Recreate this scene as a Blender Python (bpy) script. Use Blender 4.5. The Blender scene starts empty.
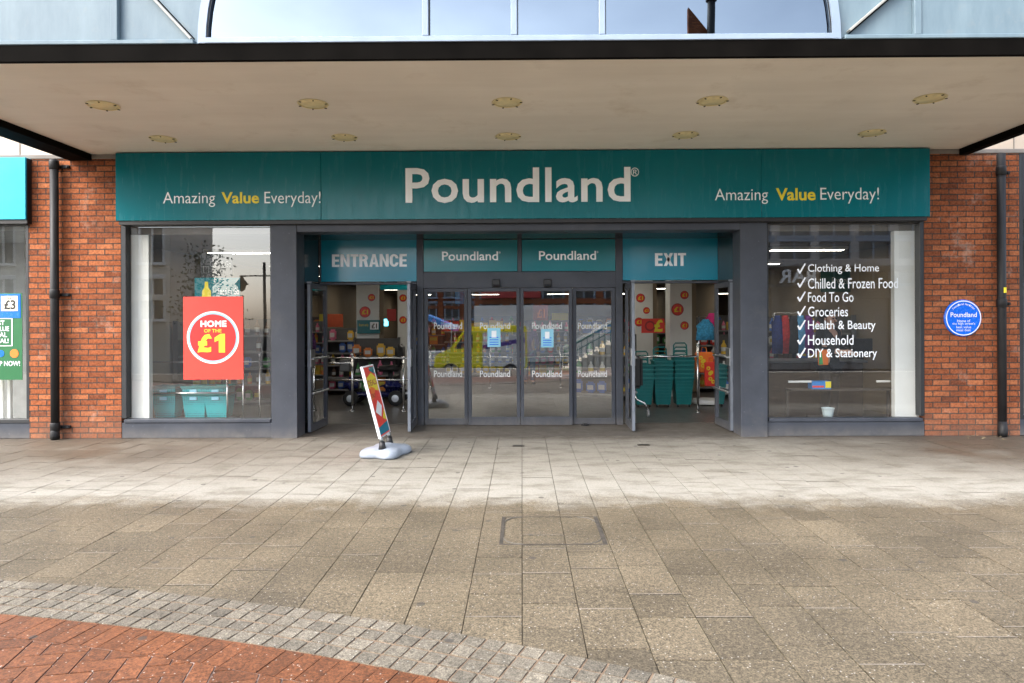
import bpy, bmesh, math, random
from mathutils import Vector, Matrix
R = math.radians
random.seed(7)
SC = bpy.context.scene
COL = SC.collection

# ------------------------------------------------------------------ camera, world, sun, exposure
F, CX, CY = 683.0, 517.2, 320.0
YAW, ROLL = R(0.40), R(0.25)
CAMP = Vector((0.0, -9.1, 1.56))
cd = bpy.data.cameras.new("camera"); cam = bpy.data.objects.new("camera", cd); COL.objects.link(cam)
cd.sensor_width = 36.0; cd.lens = 36.0 * F / 1024.0
cd.shift_x = (512 - CX) / 1024.0; cd.shift_y = (CY - 341.5) / 1024.0
cd.clip_start = 0.05; cd.clip_end = 600
RM = Matrix.Rotation(YAW, 3, 'Z') @ Matrix.Rotation(R(90), 3, 'X') @ Matrix.Rotation(-ROLL, 3, 'Z')
cam.matrix_world = Matrix.Translation(CAMP) @ RM.to_4x4()
SC.camera = cam

SUN_EL, SUN_AZ = R(42), R(-52)     # behind the viewer, a little to the left; overcast
w = bpy.data.worlds.new("World"); SC.world = w; w.use_nodes = True
wn = w.node_tree; wn.nodes.clear()
sky = wn.nodes.new('ShaderNodeTexSky'); sky.sky_type = 'NISHITA'; sky.sun_disc = False
sky.sun_elevation = SUN_EL; sky.sun_rotation = math.pi - SUN_AZ
sky.dust_density = 3.0; sky.ozone_density = 1.0; sky.air_density = 1.0
hsv = wn.nodes.new('ShaderNodeHueSaturation'); hsv.inputs['Saturation'].default_value = 0.55
tcw = wn.nodes.new('ShaderNodeTexCoord'); mpw = wn.nodes.new('ShaderNodeMapping'); mpw.inputs['Scale'].default_value = (1, 1, 2.2)
nzw = wn.nodes.new('ShaderNodeTexNoise'); nzw.inputs['Scale'].default_value = 2.2; nzw.inputs['Detail'].default_value = 6
rpw = wn.nodes.new('ShaderNodeValToRGB')
rpw.color_ramp.elements[0].position = .38; rpw.color_ramp.elements[0].color = (.86, .87, .89, 1)
rpw.color_ramp.elements[1].position = .68; rpw.color_ramp.elements[1].color = (1.25, 1.23, 1.20, 1)
mxw = wn.nodes.new('ShaderNodeMix'); mxw.data_type = 'RGBA'; mxw.blend_type = 'MULTIPLY'; mxw.inputs['Factor'].default_value = 1
bgw = wn.nodes.new('ShaderNodeBackground'); bgw.inputs['Strength'].default_value = 0.15
ouw = wn.nodes.new('ShaderNodeOutputWorld')
wn.links.new(sky.outputs[0], hsv.inputs['Color']); wn.links.new(tcw.outputs['Generated'], mpw.inputs[0])
wn.links.new(mpw.outputs[0], nzw.inputs['Vector']); wn.links.new(nzw.outputs['Fac'], rpw.inputs[0])
wn.links.new(hsv.outputs[0], mxw.inputs['A']); wn.links.new(rpw.outputs[0], mxw.inputs['B'])
wn.links.new(mxw.outputs['Result'], bgw.inputs[0]); wn.links.new(bgw.outputs[0], ouw.inputs[0])
sd = bpy.data.lights.new("sun", 'SUN'); sun = bpy.data.objects.new("sun", sd); COL.objects.link(sun)
sd.energy = 0.65; sd.angle = R(40); sd.color = (1, .97, .93)
sdir = Vector((math.sin(SUN_AZ) * math.cos(SUN_EL), -math.cos(SUN_AZ) * math.cos(SUN_EL), math.sin(SUN_EL)))
sun.rotation_euler = sdir.to_track_quat('Z', 'Y').to_euler(); sun.location = (4, -20, 25)
SC.view_settings.view_transform = 'Standard'; SC.view_settings.look = 'None'
SC.view_settings.exposure = 2.32; SC.view_settings.gamma = 1; SC.view_settings.use_curve_mapping = False
SC.cycles.max_bounces = 8; SC.cycles.transparent_max_bounces = 16; SC.cycles.sample_clamp_indirect = 4
SC.cycles.caustics_reflective = False; SC.cycles.caustics_refractive = False
SC.cycles.use_denoising = True

# ------------------------------------------------------------------ pixel of the photograph -> point on a real plane
def ray(px, py):
    return RM @ Vector(((px - CX) / F, -(py - CY) / F, -1.0))
def at(px, py, Y):
    d = ray(px, py); t = (Y - CAMP.y) / d.y; return CAMP + d * t
def XP(px, Y, py=320): return at(px, py, Y).x
def ZP(py, Y, px=522): return at(px, py, Y).z
def gp(px, py, z=0.0):
    d = ray(px, py); t = (z - CAMP.z) / d.z; return CAMP + d * t

# ------------------------------------------------------------------ materials
def nodes(name):
    m = bpy.data.materials.new(name); m.use_nodes = True; t = m.node_tree; t.nodes.clear()
    out = t.nodes.new('ShaderNodeOutputMaterial'); b = t.nodes.new('ShaderNodeBsdfPrincipled')
    t.links.new(b.outputs[0], out.inputs[0]); return m, t, b, out
def noise(t, vec, scale, detail=4, rough=.55):
    n = t.nodes.new('ShaderNodeTexNoise'); n.inputs['Scale'].default_value = scale
    n.inputs['Detail'].default_value = detail; n.inputs['Roughness'].default_value = rough
    t.links.new(vec, n.inputs['Vector']); return n.outputs['Fac']
def ramp(t, fac, p0, c0, p1, c1):
    r = t.nodes.new('ShaderNodeValToRGB'); e = r.color_ramp.elements
    e[0].position = p0; e[0].color = (*c0, 1) if len(c0) == 3 else c0
    e[1].position = p1; e[1].color = (*c1, 1) if len(c1) == 3 else c1
    t.links.new(fac, r.inputs[0]); return r.outputs[0]
def math_(t, op, a, b=None, clamp=False):
    n = t.nodes.new('ShaderNodeMath'); n.operation = op; n.use_clamp = clamp
    for i, v in enumerate((a, b)):
        if v is None: continue
        if isinstance(v, (int, float)): n.inputs[i].default_value = v
        else: t.links.new(v, n.inputs[i])
    return n.outputs[0]
def mix(t, fac, a, b, blend='MIX'):
    n = t.nodes.new('ShaderNodeMix'); n.data_type = 'RGBA'; n.blend_type = blend
    for k, v in (('Factor', fac), ('A', a), ('B', b)):
        if isinstance(v, (int, float)): n.inputs[k].default_value = v
        elif isinstance(v, tuple): n.inputs[k].default_value = (*v, 1) if len(v) == 3 else v
        else: t.links.new(v, n.inputs[k])
    return n.outputs['Result']
def objvec(t, kind='Object'):
    return t.nodes.new('ShaderNodeTexCoord').outputs[kind]
def bump(t, b, h, strength=.3, dist=.01):
    n = t.nodes.new('ShaderNodeBump'); n.inputs['Strength'].default_value = strength
    n.inputs['Distance'].default_value = dist; t.links.new(h, n.inputs['Height']); t.links.new(n.outputs[0], b.inputs['Normal'])
MC = {}
def mat(name, col, rough=.5, metal=0.0, var=.12, vs=6, bp=0.0, bs=60, spec=.5, coat=0.0):
    if name in MC: return MC[name]
    m, t, b, o = nodes(name); v = objvec(t)
    n = noise(t, v, vs)
    c0 = tuple(c * (1 - var) for c in col); c1 = tuple(min(1, c * (1 + var)) for c in col)
    t.links.new(ramp(t, n, .3, c0, .7, c1), b.inputs['Base Color'])
    n2 = noise(t, v, vs * 4)
    rr = t.nodes.new('ShaderNodeMapRange'); rr.inputs['To Min'].default_value = max(0, rough - .08); rr.inputs['To Max'].default_value = min(1, rough + .1)
    t.links.new(n2, rr.inputs['Value']); t.links.new(rr.outputs[0], b.inputs['Roughness'])
    b.inputs['Metallic'].default_value = metal; b.inputs['Specular IOR Level'].default_value = spec
    b.inputs['Coat Weight'].default_value = coat
    if bp: bump(t, b, noise(t, v, bs), bp, .004)
    MC[name] = m; return m
def emit(name, col, s):
    if name in MC: return MC[name]
    m, t, b, o = nodes(name); b.inputs['Base Color'].default_value = (.8, .8, .8, 1)
    b.inputs['Emission Color'].default_value = (*col, 1); b.inputs['Emission Strength'].default_value = s
    MC[name] = m; return m
def glass(name, k=1.9, tint=(.93, .95, .94), wav=.02, base=.0, gcol=(1, 1, 1)):
    m = bpy.data.materials.new(name); m.use_nodes = True; t = m.node_tree; t.nodes.clear()
    out = t.nodes.new('ShaderNodeOutputMaterial'); tr = t.nodes.new('ShaderNodeBsdfTransparent'); gl = t.nodes.new('ShaderNodeBsdfGlossy')
    tr.inputs[0].default_value = (*tint, 1); gl.inputs[0].default_value = (*gcol, 1); gl.inputs['Roughness'].default_value = .004
    ge = t.nodes.new('ShaderNodeNewGeometry'); dt = t.nodes.new('ShaderNodeVectorMath'); dt.operation = 'DOT_PRODUCT'
    t.links.new(ge.outputs['Normal'], dt.inputs[0]); t.links.new(ge.outputs['Incoming'], dt.inputs[1])
    cs = math_(t, 'SUBTRACT', 1.0, math_(t, 'ABSOLUTE', dt.outputs['Value']), True)
    f = math_(t, 'ADD', .04, math_(t, 'MULTIPLY', math_(t, 'POWER', cs, 5.0), .96))      # Schlick, the same from both sides
    f = math_(t, 'MULTIPLY', f, k); f = math_(t, 'ADD', f, base, True)
    v = objvec(t); n = noise(t, v, 1.3, 1); bn = t.nodes.new('ShaderNodeBump'); bn.inputs['Strength'].default_value = wav; bn.inputs['Distance'].default_value = .02
    t.links.new(n, bn.inputs['Height']); t.links.new(bn.outputs[0], gl.inputs['Normal'])
    mx = t.nodes.new('ShaderNodeMixShader'); t.links.new(f, mx.inputs[0]); t.links.new(tr.outputs[0], mx.inputs[1]); t.links.new(gl.outputs[0], mx.inputs[2])
    t.links.new(mx.outputs[0], out.inputs[0]); return m

def brick_mat():
    m, t, b, o = nodes("red_brick"); v = objvec(t)
    sep = t.nodes.new('ShaderNodeSeparateXYZ'); t.links.new(v, sep.inputs[0])
    cb = t.nodes.new('ShaderNodeCombineXYZ')
    u = math_(t, 'ADD', sep.outputs[0], sep.outputs[1])
    t.links.new(u, cb.inputs[0]); t.links.new(sep.outputs[2], cb.inputs[1])
    wob = t.nodes.new('ShaderNodeTexNoise'); wob.inputs['Scale'].default_value = 9; t.links.new(cb.outputs[0], wob.inputs['Vector'])
    vm = t.nodes.new('ShaderNodeVectorMath'); vm.operation = 'SCALE'; vm.inputs['Scale'].default_value = .006
    t.links.new(wob.outputs['Color'], vm.inputs[0])
    va = t.nodes.new('ShaderNodeVectorMath'); va.operation = 'ADD'; t.links.new(cb.outputs[0], va.inputs[0]); t.links.new(vm.outputs[0], va.inputs[1])
    br = t.nodes.new('ShaderNodeTexBrick'); t.links.new(va.outputs[0], br.inputs['Vector'])
    br.inputs['Scale'].default_value = 1; br.inputs['Brick Width'].default_value = .225; br.inputs['Row Height'].default_value = .0745
    br.inputs['Mortar Size'].default_value = .0075; br.inputs['Mortar Smooth'].default_value = .25; br.inputs['Bias'].default_value = -.1
    br.inputs['Color1'].default_value = (.50, .165, .075, 1); br.inputs['Color2'].default_value = (.30, .088, .042, 1)
    br.inputs['Mortar'].default_value = (.055, .046, .042, 1)
    sv = t.nodes.new('ShaderNodeSeparateXYZ'); t.links.new(va.outputs[0], sv.inputs[0])
    row = math_(t, 'FLOOR', math_(t, 'DIVIDE', sv.outputs[1], .0745))
    odd = math_(t, 'SUBTRACT', 1.0, math_(t, 'FLOORED_MODULO', row, 2.0))
    colm = math_(t, 'FLOOR', math_(t, 'DIVIDE', math_(t, 'ADD', sv.outputs[0], math_(t, 'MULTIPLY', odd, .1125)), .225))
    cc = t.nodes.new('ShaderNodeCombineXYZ'); t.links.new(colm, cc.inputs[0]); t.links.new(row, cc.inputs[1])
    wn_ = t.nodes.new('ShaderNodeTexWhiteNoise'); wn_.noise_dimensions = '2D'; t.links.new(cc.outputs[0], wn_.inputs['Vector'])
    hr = t.nodes.new('ShaderNodeValToRGB'); e_ = hr.color_ramp.elements; t.links.new(wn_.outputs['Value'], hr.inputs[0])
    e_[0].position = 0; e_[0].color = (.17, .056, .028, 1); e_[1].position = 1; e_[1].color = (.35, .128, .058, 1)
    for p_, c_ in ((.12, (.215, .069, .031, 1)), (.45, (.268, .085, .036, 1)), (.8, (.305, .100, .043, 1))): q_ = e_.new(p_); q_.color = c_
    bf = mix(t, br.outputs['Fac'], hr.outputs[0], (.060, .050, .044))
    n1 = noise(t, v, 45, 5); c = mix(t, .65, bf, ramp(t, n1, .3, (.45, .43, .41), .7, (1.5, 1.46, 1.4)), 'MULTIPLY')
    n2 = noise(t, v, 2.3, 5)
    fac = ramp(t, math_(t, 'ADD', math_(t, 'MULTIPLY', n2, .6), math_(t, 'MULTIPLY', noise(t, v, 14, 5, .7), .4)), .56, (0, 0, 0), .70, (.55, .55, .55))
    c = mix(t, fac, c, (.42, .30, .24))
    n3 = noise(t, v, 1.7, 3)
    c = mix(t, ramp(t, n3, .55, (0, 0, 0), .78, (.55, .55, .55)), c, (.07, .04, .03))
    # splash dirt in the lowest courses
    low = t.nodes.new('ShaderNodeMapRange'); low.inputs['From Min'].default_value = .45; low.inputs['From Max'].default_value = 0
    t.links.new(sep.outputs[2], low.inputs['Value'])
    lf = math_(t, 'MULTIPLY', low.outputs[0], noise(t, v, 6, 4)); lf = math_(t, 'MULTIPLY', lf, .8, True)
    c = mix(t, lf, c, (.16, .12, .095))
    t.links.new(c, b.inputs['Base Color']); b.inputs['Roughness'].default_value = .9; b.inputs['Specular IOR Level'].default_value = .12
    hh = math_(t, 'SUBTRACT', 1.0, br.outputs['Fac']); hh = math_(t, 'ADD', hh, math_(t, 'MULTIPLY', n1, .25))
    bump(t, b, hh, .7, .012); return m
BRICK = brick_mat()

def paving_mat(name, dry, wet, wetline, speck=.5, rnd=.3, sc=1.0):
    m, t, b, o = nodes(name); v = objvec(t)
    at_ = t.nodes.new('ShaderNodeAttribute'); at_.attribute_name = 'rnd'
    sep = t.nodes.new('ShaderNodeSeparateXYZ'); t.links.new(v, sep.inputs[0])
    big = noise(t, v, 1.1, 6, .65); mid = noise(t, v, 5, 5, .6)
    # rain line below the canopy's front edge, broken up by noise
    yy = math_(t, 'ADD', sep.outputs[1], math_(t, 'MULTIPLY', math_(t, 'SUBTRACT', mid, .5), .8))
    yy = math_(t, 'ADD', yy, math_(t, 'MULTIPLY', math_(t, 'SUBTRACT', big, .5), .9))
    mr = t.nodes.new('ShaderNodeMapRange'); mr.inputs['From Min'].default_value = wetline + .26; mr.inputs['From Max'].default_value = wetline - .24
    t.links.new(yy, mr.inputs['Value']); wf = mr.outputs[0]
    # old brown staining that spreads over the dry strip from the wall
    sx = math_(t, 'ABSOLUTE', math_(t, 'ADD', sep.outputs[0], -.3))
    st1 = t.nodes.new('ShaderNodeMapRange'); st1.inputs['From Min'].default_value = 2.6; st1.inputs['From Max'].default_value = 5.6
    t.links.new(sx, st1.inputs['Value'])
    st2 = t.nodes.new('ShaderNodeMapRange'); st2.inputs['From Min'].default_value = -2.75; st2.inputs['From Max'].default_value = -1.0
    t.links.new(sep.outputs[1], st2.inputs['Value'])
    stf = math_(t, 'MULTIPLY', math_(t, 'MULTIPLY', st1.outputs[0], st2.outputs[0]), ramp(t, big, .3, (.45,) * 3, .62, (1.7,) * 3), True)
    mps = t.nodes.new('ShaderNodeMapping'); mps.inputs['Scale'].default_value = (1, 2.4, 1); t.links.new(v, mps.inputs[0])
    blot = noise(t, mps.outputs[0], 2.1, 7, .68)
    fine = noise(t, v, 95 * sc, 4, .75); fine2 = noise(t, v, 34 * sc, 4, .7)
    cd_ = mix(t, ramp(t, blot, .48, (0, 0, 0), .64, (.9,) * 3), dry, tuple(c * .62 for c in (dry[0], dry[1] * .97, dry[2] * .9)))
    # a paler strip of the dry zone, just inside the rain line
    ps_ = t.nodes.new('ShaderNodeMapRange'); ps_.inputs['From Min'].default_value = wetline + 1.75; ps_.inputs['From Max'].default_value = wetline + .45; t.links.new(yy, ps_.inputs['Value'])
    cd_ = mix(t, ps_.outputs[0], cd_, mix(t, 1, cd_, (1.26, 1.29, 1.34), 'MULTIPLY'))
    cd_ = mix(t, math_(t, 'MULTIPLY', stf, .9), cd_, (.088, .068, .047))
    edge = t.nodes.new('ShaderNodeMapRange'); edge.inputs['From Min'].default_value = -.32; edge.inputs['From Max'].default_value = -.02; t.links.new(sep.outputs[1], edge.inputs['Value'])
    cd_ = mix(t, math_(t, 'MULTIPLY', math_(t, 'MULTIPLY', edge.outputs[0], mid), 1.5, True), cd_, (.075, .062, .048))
    cw = mix(t, ramp(t, noise(t, v, 1.6, 5), .35, (0, 0, 0), .7, (1, 1, 1)), tuple(c * .82 for c in wet), tuple(c * 1.18 for c in wet))
    c = mix(t, wf, cd_, cw)
    rr = t.nodes.new('ShaderNodeMapRange'); rr.inputs['To Min'].default_value = 1 - rnd; rr.inputs['To Max'].default_value = 1 + rnd
    t.links.new(at_.outputs['Fac'], rr.inputs['Value'])
    rs = math_(t, 'ADD', math_(t, 'MULTIPLY', math_(t, 'SUBTRACT', rr.outputs[0], 1), math_(t, 'ADD', math_(t, 'MULTIPLY', wf, .8), .3)), 1)
    c = mix(t, 1, c, rs, 'MULTIPLY')
    sf = math_(t, 'ADD', math_(t, 'MULTIPLY', wf, .75), .25)
    c = mix(t, math_(t, 'MULTIPLY', sf, speck), c, ramp(t, fine, .36, (.30, .29, .27), .64, (1.75, 1.72, 1.66)), 'MULTIPLY')
    c = mix(t, math_(t, 'MULTIPLY', sf, speck * .8), c, ramp(t, fine2, .36, (.55,) * 3, .64, (1.42,) * 3), 'MULTIPLY')
    # pale grit and dark gum spots
    vo = t.nodes.new('ShaderNodeTexVoronoi'); vo.inputs['Scale'].default_value = 3.1; t.links.new(v, vo.inputs['Vector'])
    gum = math_(t, 'LESS_THAN', math_(t, 'ADD', vo.outputs['Distance'], math_(t, 'MULTIPLY', mid, .08)), .115)
    c = mix(t, math_(t, 'MULTIPLY', gum, .75), c, (.05, .045, .04))
    vo2 = t.nodes.new('ShaderNodeTexVoronoi'); vo2.inputs['Scale'].default_value = 30; t.links.new(v, vo2.inputs['Vector'])
    gr = math_(t, 'LESS_THAN', vo2.outputs['Distance'], .11); c = mix(t, math_(t, 'MULTIPLY', gr, math_(t, 'MULTIPLY', sf, .6)), c, (.55, .53, .49))
    t.links.new(c, b.inputs['Base Color'])
    ro = math_(t, 'SUBTRACT', .88, math_(t, 'MULTIPLY', math_(t, 'ADD', wf, math_(t, 'MULTIPLY', stf, 1.3)), math_(t, 'MULTIPLY', big, .52)))
    t.links.new(ro, b.inputs['Roughness'])
    bump(t, b, math_(t, 'ADD', fine2, math_(t, 'MULTIPLY', fine, .6)), .35, .006); return m
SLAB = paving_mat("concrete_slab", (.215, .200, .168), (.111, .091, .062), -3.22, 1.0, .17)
SETT = paving_mat("granite_sett", (.15, .134, .108), (.145, .13, .105), 50, 1.0, .22, 1.7)
CLAY = paving_mat("clay_paver", (.135, .050, .021), (.125, .046, .019), 50, .8, .22, 1.0)
RECF = paving_mat("threshold_concrete", (.15, .14, .122), (.3, .27, .23), -50, .3, .1)
JOINT = mat("dark_joint", (.075, .062, .042), .95, var=.5, vs=9)
JOINTC = mat("brown_joint", (.17, .12, .08), .95, var=.4, vs=12)
JOINTP = mat("pale_joint", (.26, .20, .17), .95, var=.5, vs=5)
JOINTW = mat("pale_mortar_joint", (.24, .21, .175), .9, var=.45, vs=4)
ASPH = mat("asphalt", (.06, .058, .056), .85, var=.25, vs=3, bp=.3)

def frame_mat():
    m, t, b, o = nodes("grey_powder_coat"); v = objvec(t)
    n = noise(t, v, 3, 5); c = ramp(t, n, .3, (.043, .049, .062), .7, (.060, .067, .083))
    vo = noise(t, v, 26, 6, .7)
    c = mix(t, ramp(t, noise(t, v, 2.2, 6, .7), .55, (0, 0, 0), .75, (.35,) * 3), c, (.12, .115, .105))
    c = mix(t, ramp(t, vo, .665, (0, 0, 0), .71, (.5,) * 3), c, (.30, .32, .35))
    sep = t.nodes.new('ShaderNodeSeparateXYZ'); t.links.new(v, sep.inputs[0])
    low = t.nodes.new('ShaderNodeMapRange'); low.inputs['From Min'].default_value = .16; low.inputs['From Max'].default_value = 0; t.links.new(sep.outputs[2], low.inputs['Value'])
    c = mix(t, math_(t, 'MULTIPLY', math_(t, 'MULTIPLY', low.outputs[0], noise(t, v, 9, 5)), 1.1, True), c, (.16, .15, .14))
    t.links.new(c, b.inputs['Base Color']); b.inputs['Roughness'].default_value = .45; b.inputs['Specular IOR Level'].default_value = .28
    bump(t, b, noise(t, v, 1.2, 2), .06, .02); return m
GREY = frame_mat()
DARKGLOSS = mat("dark_gloss_panel", (.012, .016, .019), .13, var=.2, vs=2)
DARKFR = mat("dark_window_frame", (.022, .024, .027), .35)
BRONZE = mat("dark_bronze_fascia", (.004, .0035, .003), .7, var=.35, vs=3, spec=.02)
def teal_mat():
    m, t, b, o = nodes("teal_sign_panel"); v = objvec(t); mp = t.nodes.new('ShaderNodeMapping'); mp.inputs['Scale'].default_value = (7, 7, .9); t.links.new(v, mp.inputs[0])
    st = noise(t, mp.outputs[0], 1.6, 6, .7); n = noise(t, v, .8, 4)
    c = ramp(t, n, .3, (.0005, .138, .168), .7, (.0005, .158, .192))
    c = mix(t, ramp(t, st, .5, (0, 0, 0), .8, (.035,) * 3), c, (.16, .24, .25))
    c = mix(t, ramp(t, noise(t, v, 60, 6, .8), .70, (0, 0, 0), .74, (.35,) * 3), c, (.25, .32, .33))
    t.links.new(c, b.inputs['Base Color']); t.links.new(ramp(t, st, .3, (.15,) * 3, .75, (.36,) * 3), b.inputs['Roughness']); b.inputs['Specular IOR Level'].default_value = .25
    bump(t, b, noise(t, v, 1.1, 2), .05, .02); return m
TEAL = teal_mat()
TEAL2 = mat("teal_panel", (.002, .16, .19), .2, var=.05, vs=1, coat=0)
BLUET = mat("blue_teal_panel", (.002, .21, .32), .2, var=.05, vs=1, coat=.1)
CYAN = mat("cyan_panel", (.003, .36, .54), .3, var=.04, vs=1)
WHITE = mat("white_letter", (.84, .88, .91), .45, var=.03)
YEL = mat("yellow_letter", (.80, .66, .03), .45, var=.03)
CREAM = mat("cream_stone", (.62, .52, .42), .8, var=.12, vs=2, bp=.15)
def soffit_mat():
    m, t, b, o = nodes("cream_soffit"); v = objvec(t)
    mp = t.nodes.new('ShaderNodeMapping'); mp.inputs['Scale'].default_value = (.35, 3.5, 1); t.links.new(v, mp.inputs[0])
    n = noise(t, mp.outputs[0], 1.1, 5, .6); c = ramp(t, n, .3, (.81, .745, .65), .72, (.88, .82, .73))
    c = mix(t, .5, c, ramp(t, noise(t, v, .7, 3), .35, (.86,) * 3, .7, (1.08,) * 3), 'MULTIPLY')
    c = mix(t, ramp(t, noise(t, v, 1.3, 7, .68), .56, (0, 0, 0), .74, (.4,) * 3), c, (.50, .40, .28))
    c = mix(t, ramp(t, noise(t, v, 24, 6, .8), .68, (0, 0, 0), .74, (.35,) * 3), c, (.36, .30, .23))
    t.links.new(c, b.inputs['Base Color']); b.inputs['Roughness'].default_value = .7
    bump(t, b, noise(t, v, .8, 2), .12, .03); return m
SOFF = soffit_mat()
def metalpanel():
    m, t, b, o = nodes("pale_metal_panel"); v = objvec(t)
    mp = t.nodes.new('ShaderNodeMapping'); mp.inputs['Scale'].default_value = (3, 3, .8); t.links.new(v, mp.inputs[0])
    n = noise(t, mp.outputs[0], 2, 6, .65); c = ramp(t, n, .3, (.11, .16, .195), .7, (.15, .208, .24))
    n2 = noise(t, v, 3.1, 6, .7); c = mix(t, ramp(t, n2, .58, (0, 0, 0), .8, (.35,) * 3), c, (.27, .255, .22))
    t.links.new(c, b.inputs['Base Color']); b.inputs['Roughness'].default_value = .5; b.inputs['Specular IOR Level'].default_value = .3
    bump(t, b, noise(t, v, 2, 2), .1, .02); return m
MPANEL = metalpanel()
MFRAME = mat("pale_blue_frame", (.22, .28, .36), .35, var=.1, vs=4)
CHROME = mat("chrome", (.62, .62, .62), .2, 1.0, var=.1)
STEEL = mat("brushed_steel", (.42, .44, .46), .35, 1.0, var=.15)
BLACK = mat("black_plastic", (.012, .012, .013), .45)
RUBBER = mat("black_rubber", (.015, .015, .015), .8)
PIPE = mat("black_iron_pipe", (.017, .017, .018), .5, var=.35, vs=4, bp=.1, spec=.3)
WHITEP = mat("white_board", (.74, .74, .72), .6, var=.06, vs=2)
CREAMW = mat("cream_paint", (.215, .165, .11), .7, var=.05, vs=1)
CEIL = mat("ceiling_tile", (.17, .145, .12), .85, var=.08, vs=3)
FLOORM = mat("grey_vinyl_floor", (.085, .078, .07), .35, var=.2, vs=2)
RED = mat("red_print", (.78, .052, .035), .4, var=.05)
ORANGE = mat("orange_print", (.80, .18, .02), .4, var=.05)
BLUE = mat("blue_enamel", (.004, .135, .74), .25, var=.05)
LBLUE = mat("pale_blue_print", (.25, .56, .72), .4, var=.04)
MAROON = mat("maroon_print", (.35, .03, .03), .4, var=.05)
GREEN = mat("dark_green_print", (.008, .115, .035), .4, var=.08)
LIME = mat("lime_plastic", (.16, .6, .03), .35)
TEALP = mat("teal_basket_plastic", (.006, .155, .155), .4, var=.12)
BASEP = mat("grey_blue_plastic", (.29, .33, .39), .5, var=.22, vs=5, bp=.05)
YSTICK = mat("yellow_sticker", (.85, .72, .02), .4)
LAMPG = mat("yellowed_lamp_glass", (.80, .70, .40), .35, var=.15, vs=9)
GLASS = glass("shop_glass", 3.0, wav=.015)
GLASSD = glass("door_glass", 4.9, wav=.02)
SKYGL = glass("reflective_glass", 1.2, (.10, .13, .18), .03, .18, gcol=(.72, .86, 1.0))
STONE = mat("pale_limestone", (.66, .62, .54), .85, var=.15, vs=.7, bp=.2, bs=8)
ROOFT = mat("roof_tile", (.16, .08, .055), .8, var=.2)
FROST = mat("frosted_letter", (.62, .64, .64), .5)
DGLASS = mat("dark_glazing", (.05, .06, .07), .08, var=.1)

# ------------------------------------------------------------------ mesh helpers
class MB:
    def __init__(s): s.v = []; s.f = []; s.m = []; s.r = []
    def add(s, verts, faces, mi=0, r=None):
        o = len(s.v); s.v += [tuple(v) for v in verts]
        for f in faces: s.f.append(tuple(i + o for i in f)); s.m.append(mi); s.r.append(r if r is not None else .5)
        return s
    def bm(s, b, mi=0):
        b.verts.ensure_lookup_table(); b.verts.index_update()
        s.add([v.co.copy() for v in b.verts], [[v.index for v in f.verts] for f in b.faces], mi); b.free(); return s
    def box(s, x0, x1, y0, y1, z0, z1, bev=0.0, mi=0, seg=1, M=None):
        b = bmesh.new(); bmesh.ops.create_cube(b, size=1)
        for v in b.verts:
            v.co = Vector(((x0 + x1) / 2 + v.co.x * (x1 - x0), (y0 + y1) / 2 + v.co.y * (y1 - y0), (z0 + z1) / 2 + v.co.z * (z1 - z0)))
        if bev > 0: bmesh.ops.bevel(b, geom=list(b.edges), offset=bev, segments=seg, affect='EDGES')
        if M is not None: bmesh.ops.transform(b, matrix=M, verts=b.verts)
        return s.bm(b, mi)
    def tube(s, pts, r, n=10, mi=0, cap=True, closed=False):
        pts = [Vector(p) for p in pts]; k = len(pts); rs = r if isinstance(r, (list, tuple)) else [r] * k
        vs = []; prev = None
        for i, p in enumerate(pts):
            if closed: d = (pts[(i + 1) % k] - pts[i - 1])
            else: d = pts[min(i + 1, k - 1)] - pts[max(i - 1, 0)]
            d.normalize()
            if prev is None:
                a = Vector((0, 0, 1)) if abs(d.z) < .9 else Vector((1, 0, 0)); u = d.cross(a).normalized()
            else: u = (prev - d * prev.dot(d)).normalized()
            prev = u; q = d.cross(u)
            for j in range(n):
                an = 2 * math.pi * j / n; vs.append(p + (u * math.cos(an) + q * math.sin(an)) * rs[i])
        fs = []
        for i in range(k if closed else k - 1):
            for j in range(n):
                a = i * n + j; b2 = i * n + (j + 1) % n; i2 = (i + 1) % k
                fs.append((a, b2, i2 * n + (j + 1) % n, i2 * n + j))
        if cap and not closed: fs.append(tuple(range(n))[::-1]); fs.append(tuple(range((k - 1) * n, k * n)))
        return s.add(vs, fs, mi)
    def lathe(s, prof, c, n=24, mi=0, axis='Z'):
        vs = []; c = Vector(c)
        for (r, h) in prof:
            for j in range(n):
                a = 2 * math.pi * j / n; x, y = r * math.cos(a), r * math.sin(a)
                vs.append(c + (Vector((x, y, h)) if axis == 'Z' else Vector((x, h, y)) if axis == 'Y' else Vector((h, x, y))))
        fs = []
        for i in range(len(prof) - 1):
            for j in range(n): fs.append((i * n + j, i * n + (j + 1) % n, (i + 1) * n + (j + 1) % n, (i + 1) * n + j))
        fs.append(tuple(range(n))[::-1]); fs.append(tuple(range((len(prof) - 1) * n, len(prof) * n)))
        return s.add(vs, fs, mi)
    def prism(s, poly, y0, y1, mi=0, plane='XZ'):
        n = len(poly); vs = []
        for y in (y0, y1):
            for (a, b2) in poly: vs.append((a, y, b2) if plane == 'XZ' else (y, a, b2) if plane == 'YZ' else (a, b2, y))
        fs = [tuple(range(n)), tuple(range(n, 2 * n))[::-1]] + [(i, (i + 1) % n + 0, (i + 1) % n + n, i + n) for i in range(n)]
        return s.add(vs, fs, mi)
    def sphere(s, c, r, sc=(1, 1, 1), sub=2, mi=0):
        b = bmesh.new(); bmesh.ops.create_icosphere(b, subdivisions=sub, radius=r)
        for v in b.verts: v.co = Vector((v.co.x * sc[0] + c[0], v.co.y * sc[1] + c[1], v.co.z * sc[2] + c[2]))
        return s.bm(b, mi)

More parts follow.
